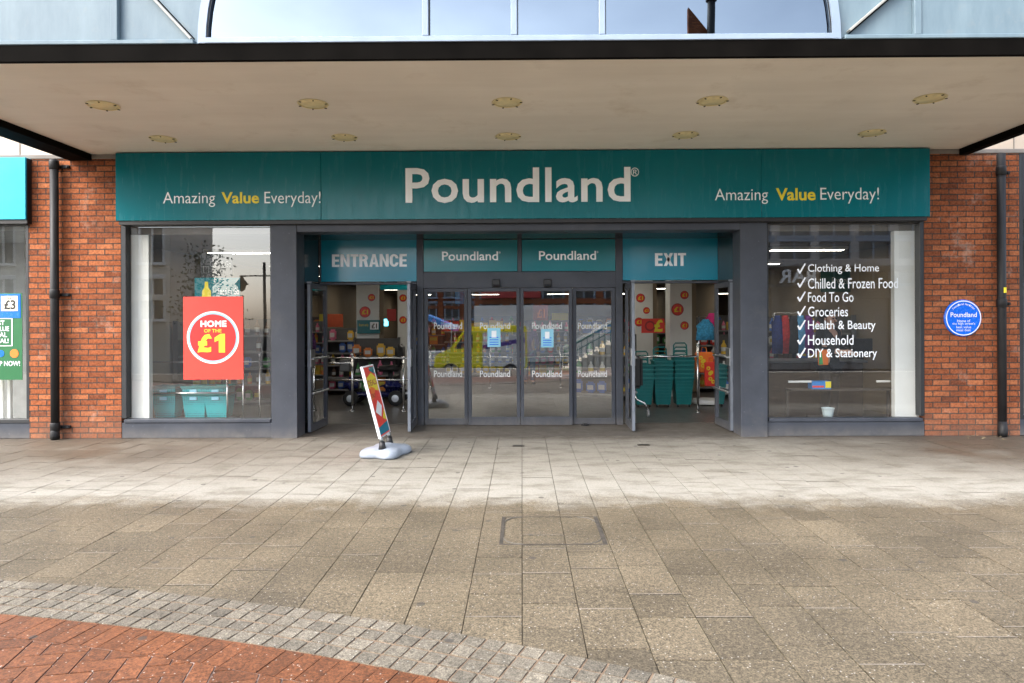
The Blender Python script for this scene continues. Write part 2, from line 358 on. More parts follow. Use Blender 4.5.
ORG = {}                                        # world place of each Empty
def wpos(o):
    p = Vector((0, 0, 0))
    while o is not None: p += ORG.get(o, Vector((0, 0, 0))); o = o.parent
    return p
def build(name, mb, m, parent=None, smooth=False, rnd=False, loc=None, keep=False):
    """links one mesh object; coordinates in mb are world coordinates"""
    off = wpos(parent) if parent else Vector((0, 0, 0))
    L = Vector(loc) if loc is not None else Vector((0, 0, 0))
    me = bpy.data.meshes.new(name)
    me.from_pydata([(v[0] - off.x - L.x, v[1] - off.y - L.y, v[2] - off.z - L.z) for v in mb.v], [], mb.f)
    for mm in (m if isinstance(m, (list, tuple)) else [m]): me.materials.append(mm)
    me.polygons.foreach_set('material_index', mb.m)
    if rnd:
        a = me.attributes.new('rnd', 'FLOAT', 'FACE'); a.data.foreach_set('value', mb.r)
    if not keep:
        b = bmesh.new(); b.from_mesh(me); bmesh.ops.recalc_face_normals(b, faces=b.faces); b.to_mesh(me); b.free()
    if smooth: me.polygons.foreach_set('use_smooth', [True] * len(me.polygons))
    o = bpy.data.objects.new(name, me); COL.objects.link(o); o.parent = parent
    o.location = L; ORG[o] = L
    return o
def tag(o, label=None, cat=None, group=None, kind=None):
    if label: o['label'] = label
    if cat: o['category'] = cat
    if group: o['group'] = group
    if kind: o['kind'] = kind
    return o
def empty(name, loc, label, cat, group=None):
    o = bpy.data.objects.new(name, None); COL.objects.link(o); o.location = loc; ORG[o] = Vector(loc)
    return tag(o, label, cat, group)
def dup(root, loc, label=None, group=None, rz=None):
    r = root.copy(); COL.objects.link(r); r.location = loc; ORG[r] = Vector(loc)
    if rz is not None: r.rotation_euler = (0, 0, rz)
    if label: r['label'] = label
    if group: r['group'] = group
    for ch in list(root.children):
        c = ch.copy(); COL.objects.link(c); c.parent = r
        for g in list(ch.children):
            d = g.copy(); COL.objects.link(d); d.parent = c
    return r
def struct(name, mb, m, **k): return tag(build(name, mb, m, **k), kind='structure')

def text_mb(s, x0, x1, z0, z1, y, weight=0.0, space=1.0, ext=.001, both=False, face=-1):
    """flat lettering fitted into a rectangle of the plane y, read from -y (face=-1)"""
    cu = bpy.data.curves.new("lettering", 'FONT'); cu.body = s; cu.size = 1; cu.offset = weight; cu.space_character = space
    cu.extrude = 0; cu.resolution_u = 3
    o = bpy.data.objects.new("lettering", cu); COL.objects.link(o)
    dg = bpy.context.evaluated_depsgraph_get(); dg.update(); me = bpy.data.meshes.new_from_object(o.evaluated_get(dg))
    bpy.data.objects.remove(o); bpy.data.curves.remove(cu)
    xs = [v.co.x for v in me.vertices]; ys = [v.co.y for v in me.vertices]
    ax, bx, ay, by = min(xs), max(xs), min(ys), max(ys)
    if x1 is None: sx = (z1 - z0) / (by - ay); x1 = x0 + (bx - ax) * sx
    mb = MB()
    P = [(x0 + (v.co.x - ax) / (bx - ax) * (x1 - x0), v.co.y and z0 + (v.co.y - ay) / (by - ay) * (z1 - z0) or z0 + (0 - ay) / (by - ay) * (z1 - z0)) for v in me.vertices]
    n = len(P)
    vs = [(p[0], y, p[1]) for p in P]; fs = [tuple(p.vertices) for p in me.polygons]
    if ext > 0:
        cnt = {}
        for f in fs:
            for i in range(len(f)):
                e = (f[i], f[(i + 1) % len(f)]); k = (min(e), max(e)); cnt.setdefault(k, []).append(e)
        side = [c[0] for c in cnt.values() if len(c) == 1]
        vs2 = vs + [(p[0], y + ext, p[1]) for p in P]
        fs = fs + [(b, a, a + n, b + n) for a, b in side]; vs = vs2
    bpy.data.meshes.remove(me)
    return mb.add(vs, fs)
def text_at(s, px0, px1, py0, py1, Y, **k):
    """rectangle given in photograph pixels on the plane Y (py0 top, py1 bottom)"""
    a = at(px0, py1, Y); b = at(px1, py0, Y)
    c = at((px0 + px1) / 2, py1, Y); d = at((px0 + px1) / 2, py0, Y)
    return text_mb(s, a.x, b.x, c.z, d.z, Y, **k)
# heavy condensed capitals for the door heads, drawn as outlines on a unit-high grid
def arc(cx, cz, rx, rz, a0, a1, n=10):
    return [(cx + rx * math.cos(R(a0 + (a1 - a0) * i / n)), cz + rz * math.sin(R(a0 + (a1 - a0) * i / n))) for i in range(n + 1)]
def caps(s, x0, x1, z0, z1, y):
    T = .19
    def quad(a, b, c, d): return [a, b, c, d]
    def g(ch):
        if ch == 'E': return .48, [[(0, 0), (T, 0), (T, 1), (0, 1)], [(T, 0), (.47, 0), (.47, .18), (T, .18)], [(T, .42), (.44, .42), (.44, .59), (T, .59)], [(T, .82), (.47, .82), (.47, 1), (T, 1)]]
        if ch == 'N': return .58, [[(0, 0), (.18, 0), (.18, 1), (0, 1)], [(.40, 0), (.58, 0), (.58, 1), (.40, 1)], [(.18, 1), (.18, .62), (.40, 0), (.40, .38)]]
        if ch == 'T': return .50, [[(.155, 0), (.345, 0), (.345, .82), (.155, .82)], [(0, .82), (.5, .82), (.5, 1), (0, 1)]]
        if ch == 'I': return .19, [[(0, 0), (T, 0), (T, 1), (0, 1)]]
        if ch == 'X': return .58, [[(0, 0), (.20, 0), (.58, 1), (.38, 1)], [(.38, 0), (.58, 0), (.39, .5), (.19, 1), (0, 1), (.19, .5)]]
        if ch == 'A': return .60, [[(0, 0), (.19, 0), (.31, .80), (.40, 1), (.2, 1)], [(.41, 0), (.6, 0), (.4, 1), (.31, .80)], [(.20, .20), (.41, .20), (.385, .36), (.222, .36)]]
        if ch == 'R':
            o = arc(.28, .72, .27, .28, 90, -90); i = arc(.25, .72, .11, .12, 90, -90)
            st = [[o[k], i[k], i[k + 1], o[k + 1]] for k in range(10)]
            return .57, [[(0, 0), (T, 0), (T, 1), (0, 1)], [(T, 1), (.28, 1), (.25, .84), (T, .84)], [(T, .6), (.25, .6), (.28, .44), (T, .44)], [(.36, 0), (.56, 0), (.47, .50), (.27, .46)]] + st
        if ch == 'C':
            o = arc(.28, .66, .28, .34, 0, 180) + arc(.28, .34, .28, .34, 180, 360); i = arc(.28, .66, .09, .17, 0, 180) + arc(.28, .34, .09, .17, 180, 360)
            return .56, [[o[k], i[k], i[k + 1], o[k + 1]] for k in range(21)]
    tot = sum(g(c)[0] for c in s) + .055 * (len(s) - 1); mb = MB(); x = 0
    for c in s:
        wd, polys = g(c)
        for p in polys: mb.add([(x0 + (x + q[0]) / tot * (x1 - x0), y, z0 + q[1] * (z1 - z0)) for q in p], [tuple(range(len(p)))])
        x += wd + .055
    return mb
def disc(cx, cz, r, y, n=40, ri=0.0, y2=None):
    mb = MB()
    if ri: mb.add([(cx + q * math.cos(2 * math.pi * k / n), y, cz + q * math.sin(2 * math.pi * k / n)) for q in (ri, r) for k in range(n)], [(k, (k + 1) % n, n + (k + 1) % n, n + k) for k in range(n)])
    elif y2 is None: mb.add([(cx + r * math.cos(2 * math.pi * k / n), y, cz + r * math.sin(2 * math.pi * k / n)) for k in range(n)], [tuple(range(n))])
    else: mb.prism([(cx + r * math.cos(2 * math.pi * k / n), cz + r * math.sin(2 * math.pi * k / n)) for k in range(n)], y, y2)
    return mb
ORD = {5: ["leftmost", "second from the left", "middle", "second from the right", "rightmost"], 4: ["leftmost", "second from the left", "second from the right", "rightmost"], 3: ["leftmost", "middle", "rightmost"], 2: ["left", "right"]}

# ================================================================== GROUND
def pane(x0, x1, y, z0, z1): return MB().add([(x0, y, z0), (x1, y, z0), (x1, y, z1), (x0, y, z1)], [(0, 1, 2, 3)])
g = MB(); g.add([(-220, -220, -1.12), (220, -220, -1.12), (220, 220, -1.12), (-220, 220, -1.12)], [(0, 1, 2, 3)]); struct('ground', g, ASPH)
g = MB(); g.box(-32, 32, -10.9, 32, -1.1, -.012); struct('pavement_bed', g, JOINT)
ARC, A1, A2, A3 = (-4.78, -17.53), 12.63, 12.21, 11.99
pv = MB(); CW = .303; x = -15.0 + .147; k = 0
MANH = (gp(503, 516), gp(601, 546))
while x < 15:
    y = -10.85 + random.random() * .3
    while y < -.02:
        L = random.choice((.30, .30, .45, .45, .45, .60)); y2 = min(y + L, -.003)
        cx, cy = x + CW / 2, (y + y2) / 2
        far = max(math.hypot(px_ - ARC[0], py_ - ARC[1]) for px_ in (x, x + CW) for py_ in (y, y2))
        if y2 - y > .04 and (far > A1 - .02 or far < 10.5):  # inner slabs, out of view, replace clay to cut its red bounce
            a, b2, c, d = x + .0026, x + CW - .0026, y + .0034, y2 - .0034
            t = [random.uniform(-.0016, .0016) for _ in range(4)]; z = random.uniform(-.001, .001)
            vs = [(a, c, z + t[0]), (b2, c, z + t[1]), (b2, d, z + t[2]), (a, d, z + t[3])]
            vs += [(q[0], q[1], -.014) for q in vs]
            q = random.gauss(.5, .16)
            if random.random() < (.14 if cx > .4 and cy < -5 else .045) and cy < -3.5: q = random.uniform(-.8, -.3)
            if random.random() < .04: q = 1.15
            if random.random() < .38: pv.add([(a, y - .003, .0022), (b2, y - .003, .0022), (b2, y + .003, .0022), (a, y + .003, .0022)], [(0, 1, 2, 3)], 1, .5)
            pv.add(vs, [(0, 1, 2, 3), (0, 4, 5, 1), (1, 5, 6, 2), (2, 6, 7, 3), (3, 7, 4, 0)], 0, max(-.8, min(1.3, q)))
        y = y2
    x += CW
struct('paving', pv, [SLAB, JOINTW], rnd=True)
def ring(r0, r1, z, a0, a1, n=160):
    mb = MB(); vs = []
    for i in range(n + 1):
        a = a0 + (a1 - a0) * i / n
        for r in (r0, r1): vs.append((ARC[0] + r * math.cos(a), ARC[1] + r * math.sin(a), z))
    return mb.add(vs, [(2 * i, 2 * i + 1, 2 * i + 3, 2 * i + 2) for i in range(n)])
a0, a1 = R(35), R(150)
struct('sett_joints', ring(A2, A1, .003, a0, a1), JOINTC)
st = MB(); rows = 4; rh = (A1 - A2) / rows
for i in range(rows):
    r0, r1 = A2 + i * rh + .0075, A2 + (i + 1) * rh - .0075; a = a0 + random.random() * .004
    a = a0
    while a < a1:
        da = (.116 + random.uniform(-.008, .008)) / A1 if i == 0 else .116 / A1
        da = .1015 / A1; g_ = .0062 / A1
        t = [random.uniform(-.0022, .0022) for _ in range(4)]
        j = [random.uniform(-.0022, .0022) for _ in range(8)]
        qq = [(r0 + j[0], a + g_), (r0 + j[1], a + da - g_), (r1 + j[2], a + da - g_), (r1 + j[3], a + g_)]
        vs = [(ARC[0] + r * math.cos(b2) + j[4 + n_] * .6, ARC[1] + r * math.sin(b2), .0085 + t[n_]) for n_, (r, b2) in enumerate(qq)]
        vs += [(v[0], v[1], .002) for v in vs]
        st.add(vs, [(0, 1, 2, 3), (0, 4, 5, 1), (1, 5, 6, 2), (2, 6, 7, 3), (3, 7, 4, 0)], 0, max(0, min(1, random.gauss(.5, .25))))
        a += da
struct('sett_band', st, SETT, rnd=True)
struct('clay_joints', ring(10.42, A2, .0025, a0, a1), JOINTP)
cl = MB(); a = a0
def clay(vs, zz=.0075):
    t = random.uniform(-.0012, .0012); top = [(v[0], v[1], zz + t + random.uniform(-.0012, .0012)) for v in vs]
    n = len(top)
    cl.add(top + [(v[0], v[1], .001) for v in top], [tuple(range(n))] + [(i, i + n, (i + 1) % n + n, (i + 1) % n) for i in range(n)], 0, max(-.1, min(1.1, random.gauss(.5, .28))))
while a < a1:
    da = .1 / A2; g_ = .0022 / A2
    clay([(ARC[0] + r * math.cos(b2), ARC[1] + r * math.sin(b2)) for r, b2 in ((A3 + .003, a + g_), (A3 + .003, a + da - g_), (A2 - .002, a + da - g_), (A2 - .002, a + g_))]); a += da
def clip_in(poly, r):
    out = []; n = len(poly)
    def d(p): return r - math.hypot(p[0] - ARC[0], p[1] - ARC[1])
    for i in range(n):
        p, q = poly[i], poly[(i + 1) % n]; dp, dq = d(p), d(q)
        if dp >= 0: out.append(p)
        if dp * dq < 0: s_ = dp / (dp - dq); out.append((p[0] + (q[0] - p[0]) * s_, p[1] + (q[1] - p[1]) * s_))
    return out
BW = .104; ca, sa = math.cos(R(11)), math.sin(R(11))
for i in range(-60, 75):
    for j in range(-40, 60):
        # herringbone, bricks two units long
        m4 = (i - j) % 4
        if m4 == 0: rc = (i, j, i + 2, j + 1)
        elif m4 == 2: rc = (i, j - 1, i + 1, j + 1)
        else: continue
        u0, v0, u1, v1 = [q * BW for q in rc]
        P = [(u0 + .004, v0 + .004), (u1 - .004, v0 + .004), (u1 - .004, v1 - .004), (u0 + .004, v1 - .004)]
        P = [(-2.5 + p[0] * ca - p[1] * sa, -6.3 + p[0] * sa + p[1] * ca) for p in P]
        if P[0][0] < -7 or P[0][0] > .6 or P[0][1] < -8.6 or P[0][1] > -5.4: continue
        if math.hypot(P[0][0] - ARC[0], P[0][1] - ARC[1]) < 10.55: continue
        P = clip_in(P, A3 - .006)
        if len(P) > 2: clay(P)
struct('brick_paving', cl, CLAY, rnd=True)

# manhole tray
a, b2 = gp(503, 517), gp(596, 517); c, d = gp(604.5, 545), gp(501.5, 545)
mh = empty('manhole_cover', ((a.x + c.x) / 2, (a.y + c.y) / 2, 0), "square recessed access cover in the paving with dark steel edges", "manhole cover")
x0, x1, y0, y1 = (a.x + d.x) / 2, (b2.x + c.x) / 2, (c.y + d.y) / 2, (a.y + b2.y) / 2
fr = MB()
fr.box(x0 - .012, x0 + .014, y0, y1, -.004, .0042); fr.box(x1 - .014, x1 + .016, y0, y1, -.004, .0042)
fr.box(x0 + .015, x1 - .015, y0 - .003, y0 + .012, -.004, .0038); fr.box(x0 + .015, x1 - .015, y1 - .008, y1, -.004, .0036)
build('frame', fr, mat("rusted_steel", (.045, .038, .03), .8, var=.5, vs=20), mh)
for (cx_, cy_, s0) in ((x0, y0, 0), (x1, y0, 90), (x1, y1, 180), (x0, y1, 270)):
    co = MB()
    dx = 1 if cx_ == x0 else -1; dy = 1 if cy_ == y0 else -1
    pts = [Vector((cx_ + dx * (.016 + .13 * (1 - math.sin(R(k * 15)))), cy_ + dy * (.014 + .13 * (1 - math.cos(R(k * 15)))), .0035)) for k in range(7)]
    co.tube(pts, .004, 5); build('corner_bar', co, mat('worn_steel', (.10, .09, .075), .8), mh)

# recess threshold, shop floor
RD = 1.05                                        # depth of the entrance recess
XL, XR = XP(297.5, 0, 330), XP(740, 0, 330)      # clear opening between the grey columns
g = MB(); g.box(XL - .02, XR + .02, -.001, RD + .1, -.05, .006); struct('threshold', g, RECF, rnd=True)
g = MB()
for (xa, xb, ya, yb) in ((-5.9, XL - .03, .12, 1.2), (XR + .03, 5.9, .12, 1.2), (-5.9, 5.9, 1.2, 27)):
    g.box(xa, xb, ya, yb, -.05, .0035)
struct('floor', g, FLOORM)
CZ = 2.74
g = MB()
for (xa, xb, ya, yb) in ((-5.9, XL - .03, .14, 1.2), (XR + .03, 5.9, .14, 1.2), (-5.9, 5.9, 1.2, 27)):
    g.box(xa, xb, ya, yb, CZ, CZ + .1)
struct('ceiling', g, CEIL)

# ================================================================== SHOP BUILDING
shop = empty('shop_building', (0, .5, 0), "brick shop front with grey framed windows and open double doors under a teal sign", "shop")
BZ = ZP(157, 0, 45)
def pier(xa, xb):
    m = MB(); m.box(xa, xb, 0, .42, -.02, BZ + .25 if False else BZ); return m
PLx0, PLx1 = XP(29, 0), XP(121, 0); PRx0, PRx1 = XP(924.5, 0), XP(1019.5, 0)
build('brick_pier', pier(PLx0, PLx1), BRICK, shop); build('brick_pier', pier(PRx0, PRx1), BRICK, shop)
m = MB(); m.box(-13, 13, .012, .5, BZ + .001, 9); build('upper_wall', m, CREAM, shop)
m = MB()
for xx in (XP(20, 0), XP(1015, 0), -8.2, 8.3, -9.5, 9.6): m.box(xx - .004, xx + .004, .004, .02, BZ + .01, 5)
m.box(-13, 13, .004, .02, 4.35, 4.36); m.box(-13, PLx1, -.012, .02, BZ - .03, BZ + .03, .008); m.box(PRx0, 13, -.012, .02, BZ - .03, BZ + .03, .008)
build('stone_joint', m, mat("stone_joint_grey", (.22, .2, .18), .9), shop)
# grey columns, lintel, recess linings
LZ0, LZ1 = ZP(231, 0), ZP(217, 0)
CXL, CXR = XP(272, 0), XP(766.5, 0)
for xa, xb in ((CXL, XL), (XR, CXR)):
    m = MB(); m.box(xa, xb, -.03, .30, -.01, LZ1 - .002, .004); build('column', m, GREY, shop)
m = MB(); m.box(XL + .002, XR - .002, -.027, .28, LZ0, LZ1 - .002, .004)
build('lintel', m, GREY, shop)
JX = [XP(p, 0) for p in (438, 622)] + [XL + .004, XR - .004]
for xx in JX: m = MB(); m.box(xx - .002, xx + .002, -.0285, -.02, LZ0 + .003, LZ1 - .006); build('joint_line', m, BLACK, shop)
for xa, xb in ((XL - .03, XL), (XR, XR + .03)):
    m = MB(); m.box(xa, xb, .302, RD - .06, 0, LZ0 + .03); build('reveal_panel', m, DARKGLOSS, shop)
m = MB(); m.box(XL, XR, .282, RD - .05, LZ0 + .012, LZ0 + .04); build('recess_soffit', m, DARKGLOSS, shop)
# display windows
def shop_window(pxa, pxb, ztop_px, zbot_px, frame_l, frame_r, rail):
    xa, xb = XP(pxa, .07), XP(pxb, .07); zt, zb = ZP(ztop_px, .07, (pxa + pxb) / 2), ZP(zbot_px, .07, (pxa + pxb) / 2)
    m = MB()
    if frame_l: m.box(frame_l, xa, .0, .12, .265, zt + .06, .004)
    if frame_r: m.box(xb, frame_r, .0, .12, .265, zt + .06, .004)
    m.box(xa, xb, .002, .12, zt, zt + .058, .003)
    return xa, xb, zb, zt, m
xa, xb, zb, zt, m = shop_window(129, 271.5, 226, 418.5, PLx1 + .002, None, 0)
WL = (xa, xb, zb, zt)
m.box(xb, CXL + .0, .03, .12, .265, zt + .05)
wl = build('shop_window', m, DARKFR, shop)
m = MB(); m.box(xa - .03, xb + .01, -.012, .14, zb - .045, zb, .006); build('window_sill', m, GREY, wl)
build('pane', pane(xa, xb, .07, zb, zt), GLASS, wl, keep=True)
m = MB(); m.box(PLx1 + .003, CXL - .002, .004, .12, 0, zb - .046, .004); build('stall_riser', m, GREY, shop)
xa, xb, zb, zt, m = shop_window(767.5, 917, 224, 417.5, None, PRx0 - .002, 0)
WR = (xa, xb, zb, zt)
m.box(CXR, xa, .03, .12, .265, zt + .05)
wr = build('shop_window', m, DARKFR, shop)
m = MB(); m.box(xa - .01, xb + .03, -.012, .14, zb - .045, zb, .006); build('window_sill', m, GREY, wr)
build('pane', pane(xa, xb, .07, zb, zt), GLASS, wr, keep=True)
m = MB(); m.box(CXR + .002, PRx0 - .003, .004, .12, 0, zb - .046, .004); build('stall_riser', m, GREY, shop)
LIST = [("Clothing & Home", 808, 879, 264, 274), ("Chilled & Frozen Food", 808, 898, 278, 288.5), ("Food To Go", 808, 853.5, 292, 302),
        ("Groceries", 808, 848, 306.5, 316.5), ("Health & Beauty", 808, 875.5, 320.5, 332), ("Household", 808, 853.5, 335, 345), ("DIY & Stationery", 808, 877, 348.5, 360)]
for s_, p0, p1, q0, q1 in LIST:
    lm = text_at(s_, p0, p1, q0, q1, .064, weight=.005, ext=0)
    top = q0; bot = q0 + 9.5
    P = [(797, top + 5.5), (798.6, top + 4.6), (799.8, top + 7.2), (804.6, top - .6), (806, top - .2), (800.4, bot), (799.2, bot)]
    lm.add([at(p[0], p[1], .064) for p in P], [tuple(range(7))]); build('lettering', lm, WHITE, wr)
# inner lining and beams behind the fascia
m = MB(); m.box(-5.95, XL - .031, .125, .16, WL[3] - .0, 3.7); m.box(XR + .031, 5.95, .125, .16, WL[3], 3.7); m.box(XL - .03, XR + .03, RD + .08, RD + .12, ZP(239, RD), 3.7)
build('bulkhead', m, mat("bulkhead_paint", (.33, .29, .25), .8), shop)
# interior walls
m = MB(); m.box(-6.0, -5.9, .13, 27.1, 0, CZ + .1); m.box(5.9, 6.0, .13, 27.1, 0, CZ + .1); m.box(-6, 6, 27, 27.1, 0, CZ + .1); build('interior_wall', m, CREAMW, shop)
m = MB(); m.box(XP(129, .13) - .05, XP(149, .13), .13, .22, .0, CZ - .002, .004); build('white_return', m, WHITEP, shop)
m = MB(); m.box(XP(894.5, .13), XP(921, .3), .13, .22, .0, CZ - .002, .004); build('white_return', m, WHITEP, shop)
# ------------------------------------------------------------ door screen at the back of the recess
D = RD
def fx(px): return XP(px, D, 340)
def fz(py, px=522): return ZP(py, D, px)
zH = fz(284); zT = fz(238)
m = MB()
m.box(XL, fx(322), D - .05, D + .06, .006, zT, .004); m.box(fx(719.5), XR, D - .05, D + .06, .006, zT, .004)
m.box(fx(417.5), fx(424), D - .05, D + .06, .006, zT, .004); m.box(fx(615.5), fx(622.5), D - .05, D + .06, .006, zT, .004)
m.box(fx(518), fx(522), D - .045, D + .055, fz(272), zT, .003)
m.box(fx(322), fx(417.5), D - .045, D + .055, zH, fz(282), .003); m.box(fx(622.5), fx(719.5), D - .045, D + .055, zH, fz(282), .003)
m.box(fx(424), fx(615.5), D - .047, D + .055, fz(288), fz(272), .003)
for (p, q) in ((322, 417.5), (424, 518), (522, 615.5), (622.5, 719.5)): m.box(fx(p), fx(q), D - .04, D + .05, fz(239.5), zT, .002)
build('door_screen', m, GREY, shop)
def leaf(name, x0, x1, z0, z1, y, stile, top, bot):
    m = MB(); m.box(x0, x0 + stile, y - .022, y + .022, z0, z1, .003); m.box(x1 - stile, x1, y - .022, y + .022, z0, z1, .003)
    m.box(x0 + stile, x1 - stile, y - .02, y + .02, z1 - top, z1, .002); m.box(x0 + stile, x1 - stile, y - .02, y + .02, z0, z0 + bot, .002)
    o = build(name, m, GREY, shop)
    build('pane', pane(x0 + stile, x1 - stile, y, z0 + bot, z1 - top), GLASSD, o, keep=True)
    return o
zd = fz(288) - .004
dl = [leaf('fixed_door_panel', fx(424.5), fx(468), .012, zd, D - .01, .055, .05, .09), leaf('sliding_door', fx(468.5), fx(520), .012, zd, D - .062, .05, .05, .12),
      leaf('sliding_door', fx(520.4), fx(572), .012, zd, D - .062, .05, .05, .12), leaf('fixed_door_panel', fx(572.5), fx(615), .012, zd, D - .01, .055, .05, .09)]
for o, (p0, p1), yy in zip(dl, ((434, 462), (480, 510), (532, 562), (578, 607)), (D - .013, D - .065, D - .065, D - .013)):
    for q in (322.5, 370.5): build('lettering', text_at("Poundland", p0, p1, q, q + 6.6, yy, weight=.006, ext=0), FROST, o)
m = MB(); m.box(fx(494), fx(528), D - .085, D - .05, zd + .004, zd + .012); build('track_edge', m, BLACK, shop)
# hinged doors standing open at right angles, facing out of the recess
def hinged(px, ang, swing):
    hx = fx(px); wd = .70; z0, z1 = .02, zH - .012
    M = Matrix.Translation((hx, D - .04, 0)) @ Matrix.Rotation(ang, 4, 'Z')
    def bx(mb, *a, **k): return mb.box(*a, M=M, **k)
    m = MB(); st_ = .075
    bx(m, 0, st_, -.022, .022, z0, z1, bev=.004); bx(m, wd - st_, wd, -.022, .022, z0, z1, bev=.004)
    bx(m, st_, wd - st_, -.02, .02, z1 - .075, z1, bev=.003); bx(m, st_, wd - st_, -.02, .02, z0, z0 + .11, bev=.003)
    o = build('hinged_door', m, GREY, shop)
    g_ = MB(); g_.add([M @ Vector(p) for p in ((st_, 0, z0 + .11), (wd - st_, 0, z0 + .11), (wd - st_, 0, z1 - .075), (st_, 0, z1 - .075))], [(0, 1, 2, 3)])
    build('pane', g_, GLASSD, o)
    for zz in (1.02, .54):
        h = MB(); ya, yb = sorted((swing * .038, swing * .058)); yc, yd = sorted((swing * .021, swing * .0385))
        bx(h, .02, wd - .02, ya, yb, zz, zz + .026, bev=.006)
        for xx in (.04, wd - .07): bx(h, xx, xx + .03, yc, yd, zz, zz + .026)
        build('push_bar', h, STEEL, o)
    p = MB(); bx(p, wd - .17, wd + .002, -.026, .026, .92, 1.16, bev=.003); build('push_plate', p, STEEL, o)
    e = MB(); bx(e, wd, wd + .006, -.02, .02, z0 + .01, z1 - .02); bx(e, wd - .04, wd + .004, -.03, .03, z1 + .001, z1 + .02)
    for zz in (.3, .7, 1.35, 1.7): bx(e, wd + .004, wd + .016, -.012, .012, zz, zz + .06, bev=.003)
    build('door_edge', e, mat('edge_grey', (.16, .18, .21), .4), o)
    return o
hinged(327, R(-93), 1); hinged(415.5, R(-88), -1); hinged(626, R(-91), 1); hinged(715, R(-88.5), -1)

# door head signs
def head_sign(name, p0, p1, q0, q1, m_, label):
    e = empty(name, (fx((p0 + p1) / 2), D, fz((q0 + q1) / 2)), label, "sign")
    mb = MB(); mb.box(fx(p0) + .003, fx(p1) - .003, D - .035, D + .03, fz(q1, (p0 + p1) / 2) + .003, fz(q0, (p0 + p1) / 2) - .003, .002)
    build('panel', mb, m_, e); return e
e = head_sign('entrance_sign', 322, 417.5, 240, 282, BLUET, "teal door head panel reading ENTRANCE in heavy white capitals")
a, b2 = at(332, 267, D - .038), at(407, 254, D - .038); build('lettering', caps("ENTRANCE", a.x, b2.x, a.z, b2.z, D - .038), WHITE, e)
e = head_sign('exit_sign', 622.5, 719.5, 237.5, 280.5, BLUET, "teal door head panel reading EXIT in heavy white capitals")
a, b2 = at(655, 266, D - .038), at(686, 253, D - .038); build('lettering', caps("EXIT", a.x, b2.x, a.z, b2.z, D - .038), WHITE, e)
e = head_sign('name_panel', 424, 518, 240, 272, TEAL2, "teal name panel above the sliding doors, beside the ENTRANCE panel")
build('lettering', text_at("Poundland", 442, 498, 251.5, 260.5, D - .037, weight=.012, ext=0), WHITE, e)
build('lettering', text_at("®", 498.6, 500.6, 251.5, 253.6, D - .037, ext=0), WHITE, e)
e = head_sign('name_panel', 522, 615.5, 239.5, 271.5, TEAL2, "teal name panel above the sliding doors, beside the EXIT panel")
build('lettering', text_at("Poundland", 539, 596, 251, 260, D - .037, weight=.012, ext=0), WHITE, e)
build('lettering', text_at("®", 596.6, 598.6, 251, 253.1, D - .037, ext=0), WHITE, e)
for px_, lb in ((496.5, "small black door sensor above the sliding door nearer the ENTRANCE panel"), (547.5, "small black door sensor above the sliding door nearer the EXIT panel")):
    m = MB(); m.box(fx(px_) - .06, fx(px_) + .06, D - .10, D - .046, fz(287.5), fz(279.5), .012)
    o = build('door_sensor', m, BLACK); tag(o, lb, "sensor")
    m = MB(); m.box(fx(px_) - .045, fx(px_) + .045, D - .106, D - .101, fz(286.6), fz(284.6), .001); build('lens', m, DARKGLOSS, o)
for p0, p1, q0, q1, lb in ((487.5, 500.5, 328, 347, "pale blue paper notice on the sliding door near the ENTRANCE"), (541, 553.5, 329, 347.5, "pale blue paper notice on the sliding door near the EXIT")):
    a, b2 = at(p0, q1, D - .07), at(p1, q0, D - .07)
    m = MB(); m.box(a.x, b2.x, D - .0695, D - .067, a.z, b2.z); o = tag(build('door_notice', m, LBLUE), lb, "notice")
    m = MB(); m.box(a.x + .06, b2.x - .06, D - .0715, D - .070, b2.z - .14, b2.z - .04); build('picture', m, WHITE, o)
    m = MB()
    for k in range(4): m.box(a.x + .03, b2.x - .03, D - .0712, D - .070, a.z + .03 + k * .035, a.z + .042 + k * .035)
    build('text_line', m, BLUE, o)
m = MB(); m.box(fx(580), fx(588), D - .13, D - .07, .008, .03, .008); m.box(fx(582), fx(586), D - .16, D - .12, .008, .045, .006)
tag(build('door_stop', m, BLACK), "small black door stop on the threshold by the glass panel", "door stop")
for px_, py_, lb in ((518.5, 446, "small dark metal floor socket in front of the sliding doors"), (643.5, 445, "small dark metal floor socket in front of the EXIT doorway")):
    q = gp(px_, py_); m = MB(); m.box(q.x - .075, q.x + .075, q.y - .05, q.y + .05, -.004, .004, .003); o = tag(build('floor_socket', m, mat("dark_brass", (.05, .04, .03), .5, .8)), lb, "floor socket")
    m = MB(); m.box(q.x - .05, q.x + .05, q.y - .008, q.y + .008, .0042, .0056); build('slot', m, BLACK, o)

# ================================================================== FASCIA SIGN
FY = -.13
a, b2 = at(115.5, 221, FY), at(930, 148, FY)
sx0, sx1 = a.x, b2.x; sz0, sz1 = at(522, 218.6, FY).z, at(522, 150.6, FY).z
sg = empty('shop_sign', (0, FY, (sz0 + sz1) / 2), "long teal fascia sign with large white shop name across the front", "sign")
j1, j2 = XP(321.5, FY), XP(762, FY)
for xa, xb in ((sx0, j1 - .002), (j1 + .002, j2 - .002), (j2 + .002, sx1)):
    m = MB(); m.box(xa, xb, FY, .02, sz0, sz1, .004); build('panel', m, TEAL, sg)
m = MB(); m.box(sx0 + .03, sx1 - .03, FY + .02, .01, sz0 - .05, sz0 - .001); build('shadow_line_strip', m, BLACK, sg)  # black strip standing in for the shadow line under the sign
m = text_at("Poundland", 405.5, 630.5, 167.5, 202.5, FY - .014, weight=.016, space=1.05, ext=.013); build('lettering', m, WHITE, sg)
